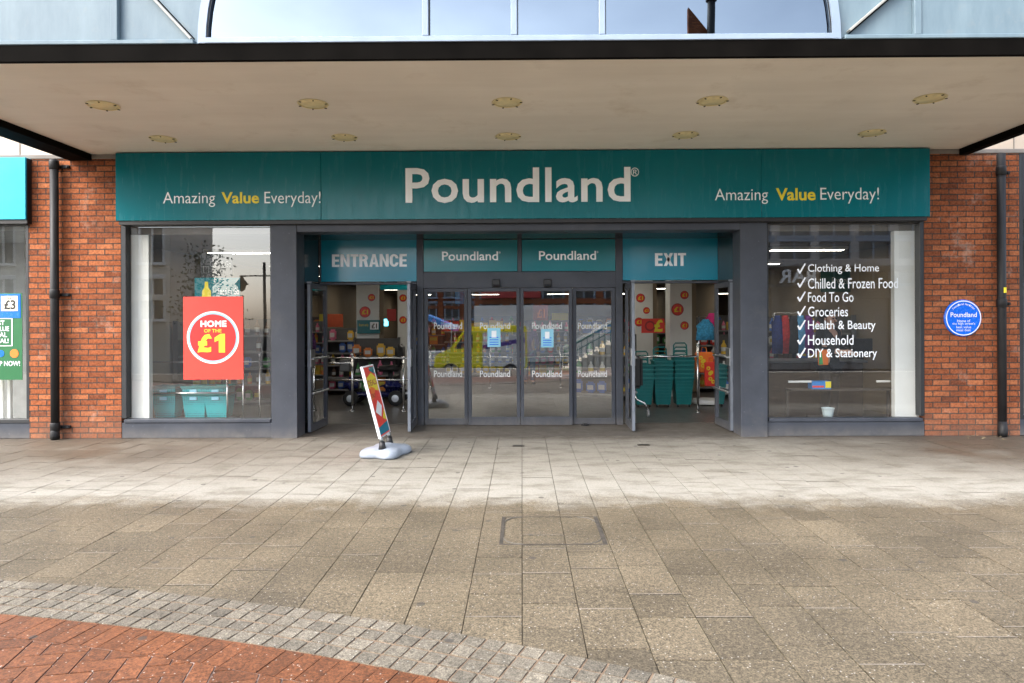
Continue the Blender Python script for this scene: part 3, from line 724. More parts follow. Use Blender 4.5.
build('lettering', text_at("®", 630.8, 639, 167.5, 176.5, FY - .004, ext=.003), WHITE, sg)
for (p0, p1, q0, q1, p2, p3, q2, q3, p4, p5, q4, q5) in (((163, 215, 192, 207, 221.5, 259, 192, 203.5, 264.5, 320.5, 191.5, 207)), ((715, 768, 188.5, 204, 776, 815.5, 188, 200.5, 820.5, 879, 187.5, 203.5))):
    build('lettering', text_at("Amazing", p0, p1, q0, q1, FY - .004, weight=-.006, ext=.003), WHITE, sg)
    build('lettering', text_at("Value", p2, p3, q2, q3, FY - .004, weight=.022, ext=.003), YEL, sg)
    build('lettering', text_at("Everyday!", p4, p5, q4, q5, FY - .004, weight=-.006, ext=.003), WHITE, sg)

# ================================================================== CANOPY
CANZ = 3.80; CYF = -3.235; cxl, cxr = -5.74, 5.80
cn = empty('street_canopy', (0, -1.6, CANZ), "deep flat canopy with cream soffit and dark bronze edges over the shop front", "canopy")
m = MB(); m.box(cxl, cxr, CYF + .02, -.001, CANZ, CANZ + .12); build('soffit', m, SOFF, cn)
m = MB(); m.box(-6.06, 5.92, CYF - .02, CYF + .019, CANZ - .004, CANZ + .147, .006); build('fascia_beam', m, BRONZE, cn)
m = MB(); m.box(-6.06, cxl - .002, CYF + .021, -.0, CANZ - .08, CANZ + .14, .01); build('side_beam', m, BRONZE, cn)
m = MB(); m.box(cxr + .002, 5.92, CYF + .021, -.0, CANZ - .08, CANZ + .14, .01); build('side_beam', m, BRONZE, cn)
m = MB(); m.box(-6.05, 5.91, CYF, -.002, CANZ + .125, CANZ + .142); build('roof_deck', m, BRONZE, cn)
rows = (("front", ((103, 105), (313, 103.5), (507, 102), (712.5, 100.5), (930, 98))), ("back", ((163, 138.5), (344.5, 137), (508, 136), (685.5, 134.5), (872, 132.5))))
for rn, pts in rows:
    for k, (p, q) in enumerate(pts):
        d = ray(p, q); t = (CANZ - CAMP.z) / d.z; c = CAMP + d * t
        e = empty('ceiling_light', (c.x, c.y, CANZ), f"{ORD[5][k]} unlit round light in the {rn} row of the canopy soffit", "light", "round lights in the canopy soffit")
        m = MB(); m.lathe([(.150, 0), (.158, -.006), (.150, -.014), (.138, -.012), (.138, 0)], (c.x, c.y, CANZ), 28); build('bezel', m, LAMPG, e)
        m = MB(); m.lathe([(.02, -.018), (.09, -.016), (.137, -.008), (.137, -.003)], (c.x, c.y, CANZ), 28); build('diffuser', m, LAMPG, e, smooth=True)
        for j in range(6):
            m = MB(); an = j * math.pi / 3 + .3; m.box(-.006, .006, .136, .160, -.020, -.0145, M=Matrix.Translation((c.x, c.y, CANZ)) @ Matrix.Rotation(an, 4, 'Z'))
            build('clip', m, BRONZE, e)
# ------------------------------------------------------------ glazed arch bay above the canopy
up = empty('upper_bay', (0, CYF, CANZ + .145), "pale blue metal clad bay with arched glazing above the canopy", "glazed bay")
UY = CYF + .03; UZ = CANZ + .145
aw, ah, ac = (XP(838.5, UY, 30) - XP(200, UY, 40)) / 2, 2.35, (XP(838.5, UY, 30) + XP(200, UY, 40)) / 2
def el(a_, off=0): return (ac + (aw + off) * math.cos(a_), UZ + .0 + (ah + off) * math.sin(a_))
N = 48
mp = MB()
pts = [el(math.pi * k / N, .02) for k in range(N + 1)]
vs = [(p[0], UY, p[1]) for p in pts] + [(p[0], UY, 7.2) for p in pts]
mp.add(vs, [(k, k + 1, N + 2 + k, N + 1 + k) for k in range(N)])
sl, sr = XP(117, UY, 20), XP(915, UY, 20)
mp.box(sl, pts[N][0], UY, UY + .02, UZ + .02, 7.2); mp.box(pts[0][0], sr, UY, UY + .02, UZ + .02, 7.2)
build('metal_panel', mp, MPANEL, up)
for xa, xb in ((-6.05, sl - .02), (sr + .02, 5.91)):
    m = MB(); m.box(xa, xb, UY - .035, UY + .02, UZ + .02, 7.2, .004); build('metal_panel', m, MPANEL, up)
for xa, xb in ((-6.05, pts[N][0] - .01), (pts[0][0] + .01, 5.91)): m = MB(); m.box(xa, xb, UY - .06, UY + .02, UZ - .002, UZ + .035, .006); build('base_flashing', m, MPANEL, up)
for xx, d_ in ((XP(117, UY, 20), 1), (XP(915, UY, 20), -1)): m = MB(); m.box(xx - .03, xx + .03, UY - .05, UY - .036 + .03, UZ + .036, 7.2, .004); build('seam', m, MPANEL, up)
for (p0, q0, p1, q1) in ((155, 0, 197, 45), (885, 0, 843, 36)):
    a, b2 = at(p1, q1, UY - .03), at(p0, q0, UY - .03); dd = (b2 - a); e_ = a + dd * 6
    m = MB(); ln = dd.length * 5; an = math.atan2(dd.z, dd.x)
    m.box(.06, ln, -.03, .03, -.011, .011, bev=.004, M=Matrix.Translation(a) @ Matrix.Rotation(-an, 4, 'Y')); build('diagonal_rib', m, mat("weathered_rib", (.30, .30, .28), .5), up)
    m = MB(); m.box(.07, ln, .026, .034, -.022, -.011, M=Matrix.Translation(a) @ Matrix.Rotation(-an, 4, 'Y')); build('rib_seal', m, BRONZE, up)
m = MB()
o_, i_ = [el(math.pi * k / N, -.005) for k in range(N + 1)], [el(math.pi * k / N, -.075) for k in range(N + 1)]
for yy0, yy1 in ((UY - .06, UY + .03),):
    vs = [(p[0], yy0, p[1]) for p in o_] + [(p[0], yy0, p[1]) for p in i_] + [(p[0], yy1, p[1]) for p in o_] + [(p[0], yy1, p[1]) for p in i_]
    n1 = N + 1
    m.add(vs, [(k, k + 1, n1 + k + 1, n1 + k) for k in range(N)] + [(k, k + 1, 2 * n1 + k + 1, 2 * n1 + k) for k in range(N)] + [(n1 + k, n1 + k + 1, 3 * n1 + k + 1, 3 * n1 + k) for k in range(N)])
m.box(el(math.pi)[0] + .02, el(0)[0] - .02, UY - .062, UY + .03, UZ + .0, UZ + .05, .005)
af = build('arched_frame', m, MFRAME, up)
m = MB()
i2, i3 = [el(math.pi * k / N, -.076) for k in range(N + 1)], [el(math.pi * k / N, -.088) for k in range(N + 1)]
vs = [(p[0], UY - .045, p[1]) for p in i2] + [(p[0], UY - .045, p[1]) for p in i3]
m.add(vs, [(k, k + 1, N + 2 + k, N + 1 + k) for k in range(N)]); build('gasket', m, BLACK, af)
mul = [XP(p, UY - .04, 20) for p in (425.5, 514, 602)]
for xx in mul:
    h = UZ + (ah - .08) * math.sqrt(max(0, 1 - ((xx - ac) / (aw - .08)) ** 2))
    m = MB(); m.box(xx - .027, xx + .027, UY - .06, UY + .03, UZ + .051, h, .005); build('mullion', m, MFRAME, up)
    m = MB(); m.box(xx + .028, xx + .036, UY - .03, UY + .02, UZ + .051, h); build('gasket', m, BLACK, af)
ed = [ac - aw + .07] + mul + [ac + aw - .07]
for k in range(4):
    xa, xb = ed[k] + (.02 if k else 0), ed[k + 1] - (.02 if k < 3 else 0); mm = MB(); q = 60; vs = []
    for j in range(q + 1):
        xx = xa + (xb - xa) * j / q; h = UZ + (ah - .07) * math.sqrt(max(0, 1 - ((xx - ac) / (aw - .068)) ** 2))
        vs += [(xx, UY - .015, UZ + .045), (xx, UY - .015, max(h, UZ + .05))]
    mm.add(vs, [(2 * j, 2 * j + 2, 2 * j + 3, 2 * j + 1) for j in range(q)]); build('pane', mm, SKYGL, up, keep=True)
m = MB(); m.box(-6, 5.9, UY + .6, UY + .7, UZ, 7.2); build('dark_backing', m, BRONZE, up)

# ================================================================== FIXTURES ON THE FRONT
def drainpipe(px, label, joints, sticker=None):
    x_ = XP(px, -.08); r = .052
    e = empty('drainpipe', (x_, -.085, 0), label, "drainpipe")
    m = MB(); m.tube([(x_, -.085, .0), (x_, -.085, CANZ - .085)], r, 16); build('pipe', m, PIPE, e, smooth=True)
    for q in joints:
        z = ZP(q, -.085, px)
        m = MB(); m.lathe([(.052, -.06), (.060, -.055), (.061, .045), (.058, .055), (.052, .06)], (x_, -.085, z), 16); build('collar', m, PIPE, e, smooth=True)
        m = MB(); m.box(x_ - .02, x_ + .16, -.03, -.0, z - .03, z + .012, .004); m.tube([(x_ + .135, -.045, z - .01), (x_ + .135, .0, z - .01)], .016, 8); build('bracket', m, PIPE, e)
    m = MB(); m.tube([(x_, -.085, .02), (x_, -.095, .06), (x_, -.085, .2)], [.058, .057, .053], 14); build('shoe', m, PIPE, e, smooth=True)
    if sticker:
        z = ZP(sticker, -.15, px); m = MB(); m.add([(x_ + .0535 * math.sin(t), -.085 - .0535 * math.cos(t), z + dz) for dz in (-.035, .035) for t in [R(-10 + 15 * k) for k in range(5)]], [(k, k + 1, k + 6, k + 5) for k in range(4)]); build('sticker', m, YSTICK, e)
    return e
drainpipe(55, "black cast iron drainpipe beside the cyan neighbouring sign", (165, 294, 427))
drainpipe(1001.5, "black cast iron drainpipe with yellow sticker beside the blue plaque", (171, 303), 290)
pc = at(963, 318, -.02); pr = .245
pq = empty('plaque', (pc.x, -.02, pc.z), "round blue plaque with white lettering on the brick pier", "plaque")
m = MB(); m.lathe([(pr, .02), (pr, .0), (pr - .012, -.012), (.01, -.014)], (pc.x, -.018, pc.z), 48, axis='Y'); build('disc', m, BLUE, pq, smooth=False)
build('rim', disc(pc.x, pc.z, pr - .014, -.0335, 48, pr - .026), WHITE, pq)
lm = MB()
for s_, hw, q0, q1 in (("Poundland", .172, .012, .075), ("Home of", .086, -.055, -.02), ("the high street's", .15, -.098, -.058), ("best value", .098, -.135, -.103), ("meal deal.", .096, -.175, -.143)):
    t = text_mb(s_, pc.x - hw, pc.x + hw, pc.z + q0, pc.z + q1, -.0345, ext=0, weight=.008 if hw > .16 else 0); lm.add(t.v, t.f)
word = "Poundland Heritage"
for k, ch in enumerate(word):
    if ch == ' ': continue
    an = R(48 - 96 * k / (len(word) - 1)); t = text_mb(ch, -.008, .008, 0, .026 if ch in 'Pdltghi' and ch != 'g' or ch == 'H' else .018, -.0345, ext=0)
    M = Matrix.Translation((pc.x - math.sin(an) * .172, 0, pc.z + math.cos(an) * .172)) @ Matrix.Rotation(-an, 4, 'Y'); lm.add([M @ Vector(v) for v in t.v], t.f)
build('lettering', lm, WHITE, pq)

# ================================================================== NEIGHBOURING SHOPS
nb = empty('neighbour_shop', (-8.6, .3, 0), "slice of the neighbouring shop window past the drainpipe, green poster on its glass", "shop")
nx = PLx0 - .002
m = MB(); m.box(-13, nx, .0, .12, ZP(419.5, 0, 10) - .05, ZP(419.5, 0, 10), .004); m.box(nx - .04, nx, .0, .12, ZP(419, 0, 10), ZP(225, 0, 10), .004); m.box(-13, nx - .041, .0, .12, ZP(225, 0, 10), ZP(221, 0, 10)); build('window_frame', m, DARKFR, nb)
m = MB(); m.box(-13, nx, .01, .12, 0, ZP(419.5, 0, 10) - .051, .004); build('stall_riser', m, GREY, nb)
build('pane', pane(-13, nx - .04, .06, ZP(419.4, 0, 10), ZP(225, 0, 10)), GLASS, nb, keep=True)
m = MB(); m.box(-13, nx, 1.5, 1.6, 0, 3.2); m.box(-13, nx, .13, 1.5, 2.8, 2.9); m.box(-13, nx, .13, 1.5, .0, .02); m.box(nx - .02, nx + .2, .13, 1.6, 0, 3); build('room_lining', m, mat("neighbour_grey", (.30, .30, .29), .8), nb)
e = empty('neighbour_sign', (-8.6, -.1, 3.3), "plain cyan sign panel over the neighbouring shop window", "sign")
m = MB(); m.box(-13, XP(26.5, -.1), -.11, -.0, ZP(219.5, -.1, 10), ZP(157.5, -.1, 10), .004); build('panel', m, CYAN, e)
m = MB(); m.box(-13, XP(28.5, -.06), -.085, .0, ZP(223.5, -.08, 10), ZP(219.5, -.1, 10) - .001); m.box(XP(26.5, -.1) + .001, XP(29, -.06), -.085, -.0, ZP(223.5, -.08, 10), ZP(158, -.1, 10)); build('edge_trim', m, BLACK, e)
PY = .052
e = empty('meal_deal_poster', (XP(10, PY), PY, 1.3), "dark green poster with blue price box on the neighbouring window", "poster")
a, b2 = at(-30, 380, PY), at(22, 293, PY); m = MB(); m.box(a.x, b2.x, PY, PY + .005, a.z, b2.z); build('board', m, GREEN, e)
a, b2 = at(-1, 318, PY), at(20.5, 294, PY); m = MB(); m.box(a.x, b2.x, PY - .004, PY - .001, a.z, b2.z); build('price_box', m, BLUE, e)
a, b2 = at(1.5, 311, PY), at(18, 296, PY); m = MB(); m.box(a.x, b2.x, PY - .008, PY - .005, a.z, b2.z); build('price_tag', m, mat("ivory_print", (.7, .68, .55), .5), e)
lm = MB(); t = text_at("£3", 4, 15.5, 300, 309.5, PY - .010, weight=.03, ext=0); lm.add(t.v, t.f); t = text_at("ONLY", 6, 14, 297, 299.3, PY - .010, weight=.01, ext=0); lm.add(t.v, t.f); build('lettering', lm, BLACK, e)
lm = MB()
for s_, p0, p1, q0 in (("BEST", -8, 4.5, 320.5), ("VALUE", -8, 9, 326.5), ("MEAL", -8, 7, 332.5), ("DEAL!", -7, 8.5, 338.5)):
    t = text_at(s_, p0, p1, q0, q0 + 4.6, PY - .004, weight=.015, ext=0); lm.add(t.v, t.f)
t = text_at("SHOP NOW!", -12, 20, 361, 366, PY - .004, weight=.015, ext=0); lm.add(t.v, t.f)
for (p0, q0, p1, q1) in ((-11, 318.2, 12.4, 319), (11.4, 319, 12.4, 346), (-11, 345.4, 12.4, 346.2)):
    a, b2 = at(p0, q1, PY - .004), at(p1, q0, PY - .004); lm.add(pane(a.x, b2.x, PY - .004, a.z, b2.z).v, [(0, 1, 2, 3)])
build('lettering', lm, WHITE, e)
for px_, mm in ((1, BLUE), (14.5, ORANGE)):
    c = at(px_, 353.5, PY); build('roundel', disc(c.x, c.z, .058 if px_ > 5 else .045, PY - .004, 20), mm, e)
c = at(8, 372, .3); m = MB(); m.box(c.x - .055, c.x + .055, .25, .33, c.z - .1, c.z + .1, .02, seg=2); tag(build('shopping_bag', m, LIME), "lime green bag low behind the neighbouring window", "bag")
m = MB(); 
for px_ in (2, 9.5): xx = XP(px_, .35); m.box(xx - .022, xx + .022, .33, .38, .2, ZP(378, .35, 8), .003)
tag(build('display_stand', m, WHITEP), "white two legged display stand under the lime bag", "stand")
nb2 = empty('neighbour_shop', (9, .3, 0), "dark slice of the neighbouring shop window beyond the plaque pier", "shop")
nx = PRx1 + .002
m = MB(); m.box(nx, 13, .0, .12, .22, .27, .004); m.box(nx, nx + .05, .0, .12, .27, ZP(150, 0, 1020), .004); m.box(nx + .05, 13, 0, .12, 2.85, ZP(150, 0, 1020)); build('window_frame', m, DARKFR, nb2)
m = MB(); m.box(nx, 13, .01, .12, 0, .219, .004); build('stall_riser', m, GREY, nb2)
build('pane', pane(nx + .05, 13, .06, .27, 2.85), GLASS, nb2, keep=True)
m = MB(); m.box(nx, 13, 1.5, 1.6, 0, 3.2); m.box(nx, 13, .13, 1.5, 2.8, 2.9); m.box(nx, 13, .13, 1.5, .0, .02); build('room_lining', m, mat("neighbour_dark", (.06, .065, .07), .7), nb2)

# ================================================================== PAVEMENT SIGN
bc = gp(386, 455); bx_, by_ = bc.x, bc.y
ps = empty('pavement_sign', (bx_, by_, 0), "leaning swing poster sign on a moulded pale grey base on the paving", "pavement sign")
m = MB(); n = 64; rings = [(.94, .002), (1.0, .014), (1.02, .03), (1.0, .06), (.94, .082), (.82, .098), (.55, .112), (.30, .13), (.16, .135)]
vs = []; MR = Matrix.Rotation(R(-16), 3, 'Z')
for s_, z in rings:
    for k in range(n):
        t = 2 * math.pi * k / n; lob = .235 + .075 * (abs(math.cos(2 * t)) ** .8 if s_ > .5 else .5) * 1.0
        lob = .225 + .095 * (.5 + .5 * math.cos(4 * (t - R(45)))) if s_ > .4 else .27
        p = MR @ Vector((lob * s_ * math.cos(t) * .88, lob * s_ * math.sin(t) * 1.1, z)); vs.append((bx_ + p.x, by_ + p.y, z))
fs = [(i * n + k, i * n + (k + 1) % n, (i + 1) * n + (k + 1) % n, (i + 1) * n + k) for i in range(len(rings) - 1) for k in range(n)]
m.add(vs, fs + [tuple(range((len(rings) - 1) * n, len(rings) * n)), tuple(range(n))[::-1]])
build('base', m, BASEP, ps, smooth=True)
ax_ = Vector((.05, 1, 0)).normalized()             # the panel's width runs away from the viewer
nr = Vector((ax_.y, -ax_.x, 0))                       # its face, turned to the doors' side
c0 = Vector((bx_ - .0, by_, .0))
for s_ in (-1, 1):
    m = MB(); p = c0 + ax_ * (.17 * s_); m.tube([p + Vector((0, 0, .10)), p + Vector((0, 0, .14)), p + Vector((-.004, 0, .185))], [.045, .036, .033], 14)
    build('spring_foot', m, BLACK, ps, smooth=True)
for s_ in (-1, 1):
    m = MB(); p = c0 + ax_ * (.17 * s_) + Vector((-.004, 0, .18)); m.tube([p, p + Vector((-.012, 0, .06))], .022, 12)
    build('spring', m, STEEL, ps, smooth=True)
tilt = R(-14.5); PM = Matrix(((ax_.x, nr.x, 0, c0.x - .012), (ax_.y, nr.y, 0, c0.y), (0, 0, 1, .225), (0, 0, 0, 1))) @ Matrix.Rotation(-tilt * -1 if False else tilt * -1, 4, 'X')
PW, PH = .225, .84
m = MB(); m.box(-PW, PW, -.018, .017, 0, .02, .006, M=PM); m.box(-PW, PW, -.018, .017, PH - .02, PH, .006, M=PM); m.box(-PW, -PW + .02, -.018, .017, .021, PH - .021, .006, M=PM); m.box(PW - .02, PW, -.018, .017, .021, PH - .021, .006, M=PM)
build('panel_frame', m, mat("white_frame", (.72, .74, .76), .35), ps)
def face_poly(name, pts, y, mm): m_ = MB(); m_.add([PM @ Vector((p[0], y, p[1])) for p in pts], [tuple(range(len(pts)))]); return build(name, m_, mm, ps)
m = MB(); m.box(-PW + .015, PW - .015, -.012, .012, .015, PH - .015, M=PM); build('poster', m, RED, ps)
face_poly('picture', [(-.19, .58), (.18, .52), (.19, .68), (.04, .75), (-.18, .70)], .0135, YEL)
face_poly('picture', [(.0, .77), (.205, .72), (.205, .815), (.0, .815)], .0136, TEAL2)
face_poly('picture', [(-.205, .035), (.205, .035), (.205, .15), (-.205, .12)], .0135, BLUET)
face_poly('picture', [(-.16, .30), (.02, .22), (.14, .34), (.02, .42)], .0136, WHITE)
face_poly('picture', [(-.2, .44), (-.05, .46), (.04, .56), (-.12, .6)], .0136, ORANGE)
face_poly('picture', [(.06, .2), (.19, .16), (.19, .3)], .0137, YEL)
lm = MB()
for s_, x0_, x1_, z0_, z1_ in (("DEALS", -.17, .17, .60, .67), ("ONLY", -.16, .0, .46, .51)):
    t = text_mb(s_, x0_, x1_, z0_, z1_, .0145, weight=.02, ext=0); lm.add([PM @ Vector((v[0], .0145, v[2])) for v in t.v], t.f)
build('lettering', lm, MAROON, ps)

# ================================================================== INSIDE THE SHOP
rowsY = (2.2, 5.0, 8.2, 12, 16, 21); colsX = (-4.6, -1.6, 1.7, 4.7)
LAMPE = emit("strip_light_glow", (1, .93, .80), 5.2)
rn = ("first", "second", "third", "fourth", "fifth", "sixth"); first = None
for i, yy in enumerate(rowsY):
    for j, xx in enumerate(colsX):
        lb = f"{ORD[4][j]} glowing strip light in the {rn[i]} row back from the shop front"
        if first is None:
            first = empty('strip_light', (xx, yy, CZ), lb, "ceiling light", "strip lights on the shop ceiling")
            m = MB(); m.box(xx - .62, xx + .62, yy - .16, yy + .16, CZ - .05, CZ - .001, .008); build('housing', m, WHITEP, first)
            m = MB(); m.box(xx - .59, xx + .59, yy - .05, yy + .05, CZ - .056, CZ - .0505); build('diffuser', m, LAMPE, first)
        else: dup(first, (xx, yy, CZ), lb)
# ---- pillars with price roundels
def pound_disc(parent, cx, cz, r, y):
    build('roundel', disc(cx, cz, r, y, 28), ORANGE if False else MAROON, parent)
    build('roundel_centre', disc(cx, cz, r * .86, y - .002, 28), RED, parent)
    build('lettering', text_mb("£1", cx - r * .55, cx + r * .55, cz - r * .42, cz + r * .42, y - .004, weight=.035, ext=0), YEL, parent)
def pillar(p0, p1, Y, discs, label):
    xa, xb = XP(p0, Y), XP(p1, Y); e = empty('shop_pillar', ((xa + xb) / 2, Y, 0), label, "pillar")
    m = MB(); m.box(xa, xb, Y, Y + (xb - xa), 0, CZ - .01, .006); build('shaft', m, WHITEP, e)
    m = MB(); m.box(xb + .002, xb + .09, Y + .03, Y + .07, .1, CZ - .05)
    for k in range(22): m.box(xb + .0, xb + .10, Y + .02, Y + .08, .2 + k * .11, .215 + k * .11)
    build('slat_strip', m, CREAMW, e)
    for (px, py, r) in discs: c = at(px, py, Y - .004); pound_disc(e, c.x, c.z, r, Y - .004)
    return e
pillar(356.5, 379, 4.9, ((371.5, 297.5, .075), (365, 312, .115)), "white pillar with red price discs beyond the ENTRANCE doorway, teal offer board on it")
pillar(397.5, 408, 6.3, ((403, 298, .085), (403, 320, .085)), "narrow white pillar with red price discs by the open right ENTRANCE door leaf")
pillar(670, 692, 4.7, ((684.5, 295, .085), (677.5, 309.5, .125), (684.5, 325.5, .085)), "white pillar with three red price discs rising behind the EXIT basket stacks")
pillar(635, 653, 6.0, ((640.5, 298, .10), (646.5, 310.5, .075), (639, 322, .10)), "white pillar with red price discs beside the red pound banner inside the EXIT")
def board(name, p0, p1, q0, q1, Y, mm, label, cat, th=.02):
    a, b2 = at(p0, q1, Y), at(p1, q0, Y); e = empty(name, ((a.x + b2.x) / 2, Y, a.z), label, cat)
    m = MB(); m.box(a.x, b2.x, Y, Y + th, a.z, b2.z, .002); build('board', m, mm, e); return e
e = board('offer_board', 357, 380, 320, 333.5, 4.8, TEAL2, "teal offer board with a white one pound panel on the entrance pillar", "sign")
a, b2 = at(370, 329.5, 4.79), at(378.5, 322, 4.79); m = MB(); m.box(a.x, b2.x, 4.79, 4.795, a.z, b2.z); build('price_panel', m, WHITE, e)
build('lettering', text_at("£1", 371.5, 377, 323.5, 328.5, 4.787, weight=.03, ext=0), BLACK, e)
build('lettering', text_at("from only", 359, 368.5, 323.5, 327, 4.797, ext=0), YEL, e)
e = board('pound_banner', 641.5, 664.5, 318.5, 333, 4.2, RED, "red banner with a big yellow pound sign inside the EXIT doorway", "banner")
build('lettering', text_at("£", 654, 663, 319.5, 332, 4.195, weight=.04, ext=0), YEL, e)
build('swirl', disc(at(650, 326, 4.197).x, at(650, 326, 4.197).z, .10, 4.197, 24, .07), MAROON, e)
board('red_wall_panel', 326, 343, 314, 327, 8.5, mat("dull_red_print", (.45, .08, .03), .5), "dull red panel on the side wall inside the ENTRANCE", "sign")
board('red_wall_panel', 387, 396, 309, 321, 9.5, MAROON, "small dark red hanging panel between the two entrance pillars", "sign")
e = board('hanging_screen', 381.5, 388, 319, 326, 10, emit("cyan_screen", (.1, .65, .8), 1.2), "small glowing cyan screen between the entrance pillars", "screen")
board('aisle_sign', 552, 568, 313, 322, 11, YEL, "yellow aisle sign seen through the sliding doors", "sign")
e = board('aisle_sign', 533, 548, 305, 322, 12.5, MAROON, "dark red aisle sign seen through the sliding doors, yellow pound sign on it", "sign")
build('lettering', text_at("£1", 537, 545, 309, 318, 12.49, weight=.03, ext=0), ORANGE, e)
board('aisle_sign', 455, 467, 291, 304, 7.5, mat("bright_blue_print", (.02, .27, .72), .4), "bright blue hanging sign behind the glass panel nearest the ENTRANCE", "sign")
board('aisle_sign', 380, 408, 283, 290, 2.6, TEAL2, "long teal hanging sign high inside the ENTRANCE doorway", "sign")
# hanging signs in the left display window
e = board('hanging_sign', 200.5, 232, 253, 288, .5, BLACK, "black hanging sign with grey lettering above the red poster", "sign")
build('lettering', text_at("Grab & Go", 210, 231, 261, 267, .495, ext=0), mat("grey_letter", (.3, .3, .29), .5), e)
a, b2 = at(203.5, 273, .494), at(209, 266, .494); m = MB(); m.tube([(a.x, .494, b2.z), (a.x + .006, .494, a.z), (b2.x - .006, .494, a.z), (b2.x, .494, b2.z)], .004, 6); m.tube([(a.x, .494, b2.z - .01), (b2.x, .494, b2.z - .01)], .004, 6); build('basket_icon', m, mat("grey_letter", (.3, .3, .29)), e)
e = board('hanging_sign', 194.5, 240, 277.5, 298, .4, TEAL2, "teal hanging sign with a yellow bottle picture above the red poster", "sign")
c = at(206.5, 296, .395); m = MB(); m.add([(c.x + dx, .395, c.z + dz) for dx, dz in ((-.065, -.02), (.065, -.02), (.06, .07), (.028, .12), (.022, .20), (-.022, .20), (-.028, .12), (-.06, .07))], [tuple(range(8))]); build('bottle_picture', m, YEL, e)
build('lettering', text_at("Food to Go", 218, 239, 288, 294.5, .395, ext=0), WHITE, e)
e = board('hanging_sign', 821, 873, 271, 292, 3.2, mat("dark_teal_board", (.008, .06, .055), .5), "dark teal hanging board behind the white list on the window", "sign")
build('lettering', text_at("Freezer", 832, 852, 277, 284, 3.195, ext=0), mat("grey_letter", (.3, .3, .29)), e)
# red poster on the glass
PYY = .058
a, b2 = at(183.5, 379.5, PYY), at(243, 296.5, PYY); e = empty('poster', ((a.x + b2.x) / 2, PYY, a.z), "large red poster with HOME OF THE £1 in a white ring on the window", "poster")
m = MB(); m.box(a.x, b2.x, PYY, PYY + .004, a.z, b2.z); build('sheet', m, RED, e)
c = at(213, 337.5, PYY - .001); build('disc', disc(c.x, c.z, .338, PYY - .001, 48), mat("deep_red_print", (.62, .022, .02), .4), e)
build('ring', disc(c.x, c.z, .352, PYY - .002, 56, .318), WHITE, e); build('inner_ring', disc(c.x, c.z, .330, PYY - .003, 56, .312), LBLUE, e)
build('lettering', text_at("HOME", 200.5, 226.5, 320.5, 327, PYY - .004, weight=.045, space=1.08, ext=0), WHITE, e)
build('lettering', text_at("OF THE", 204, 221.5, 329, 332.5, PYY - .004, weight=.02, ext=0), YEL, e)
build('lettering', text_at("£", 197.5, 212, 334, 352.5, PYY - .004, weight=.05, ext=0), YEL, e)
m = MB(); P = [(214.5, 337.6), (220.5, 333.8), (225, 333.8), (225, 352.5), (218.8, 352.5), (218.8, 340.2), (214.5, 342)]; m.add([at(p[0], p[1], PYY - .004) for p in P], [tuple(range(7))]); build('lettering', m, YEL, e)
# ---- gondola shelves with stock
KC = [("red", (.42, .03, .02)), ("yellow", (.48, .30, .03)), ("blue", (.04, .10, .33)), ("white", (.48, .46, .42)), ("green", (.05, .2, .06)), ("pink", (.42, .10, .17)), ("orange", (.45, .14, .02)), ("brown", (.10, .06, .04))]
PM_ = {}
def proto(kind, cname, col):
    k = (kind, cname)
    if k not in PM_:
        mb = MB()
        if kind == 'carton': mb.box(-.10, .10, -.06, .06, 0, .24, .006); mb.box(-.085, .085, -.0615, -.0602, .10, .18, mi=1)
        elif kind == 'bottle': mb.lathe([(.045, 0), (.05, .02), (.05, .15), (.02, .2), (.02, .24)], (0, 0, 0), 12); mb.lathe([(.0508, .05), (.0508, .12)], (0, 0, 0), 12, mi=1)
        else: mb.box(-.08, .08, -.05, .05, .0, .20, .03, seg=2); mb.box(-.055, .055, -.0515, -.0502, .06, .14, mi=1)
        o = build(kind, mb, [mat(cname + "_pack", tuple(min(.75, c_ * 1.5) for c_ in col), .45), mat(random.choice(("label_white", "label_yellow", "label_dark")), {"w": (.6, .6, .58), "y": (.6, .45, .05), "d": (.06, .06, .07)}[random.choice("wyd")], .5)])
        PM_[k] = o.data; bpy.data.objects.remove(o)
    return PM_[k]
def gondola(x, y, length, h, place, rz=0.0, levels=4, per=6):
    e = empty('gondola_shelving', (x, y, 0), f"grey gondola shelving of packaged goods {place}", "shelving")
    m = MB(); m.box(x - length / 2, x + length / 2, y + .18, y + .21, .0, h); build('back_panel', m, mat("shelf_grey", (.09, .087, .084), .6), e)
    for k in (-1, 1): m = MB(); m.box(x + k * length / 2 - .02, x + k * length / 2 + .02, y + .14, y + .22, 0, h + .02); build('upright', m, mat("shelf_grey", (.09, .087, .084), .6), e)
    zs = []
    for k in range(levels):
        z = .12 + k * (h - .12) / levels; zs.append(z)
        m = MB(); m.box(x - length / 2, x + length / 2, y - .2, y + .178, z - .03, z, .003); build('shelf', m, mat("shelf_pale", (.22, .21, .20), .5), e)
    e.rotation_euler = (0, 0, rz); M = Matrix.Translation((x, y, 0)) @ Matrix.Rotation(rz, 4, 'Z')
    for z in zs:
        kind = random.choice(("carton", "bottle", "packet")); cn = random.choice(KC)
        for j in range(per):
            if random.random() < .45: cn = random.choice(KC)
            if random.random() < .07: continue
            o = bpy.data.objects.new(kind, proto(kind, *cn)); COL.objects.link(o)
            o.location = M @ Vector((-length / 2 + (j + .5) * length / per + random.uniform(-.02, .02), -.09 + random.uniform(-.02, .02), z + .001)); o.rotation_euler = (0, 0, rz + random.uniform(-.1, .1))
            sc = min(1.35, length / per / .22); o.scale = (sc, 1, random.uniform(.85, 1.3))
            tag(o, f"small {cn[0]} {kind} standing on the gondola {place}", kind, f"{cn[0]} {kind}s on the gondola {place}")
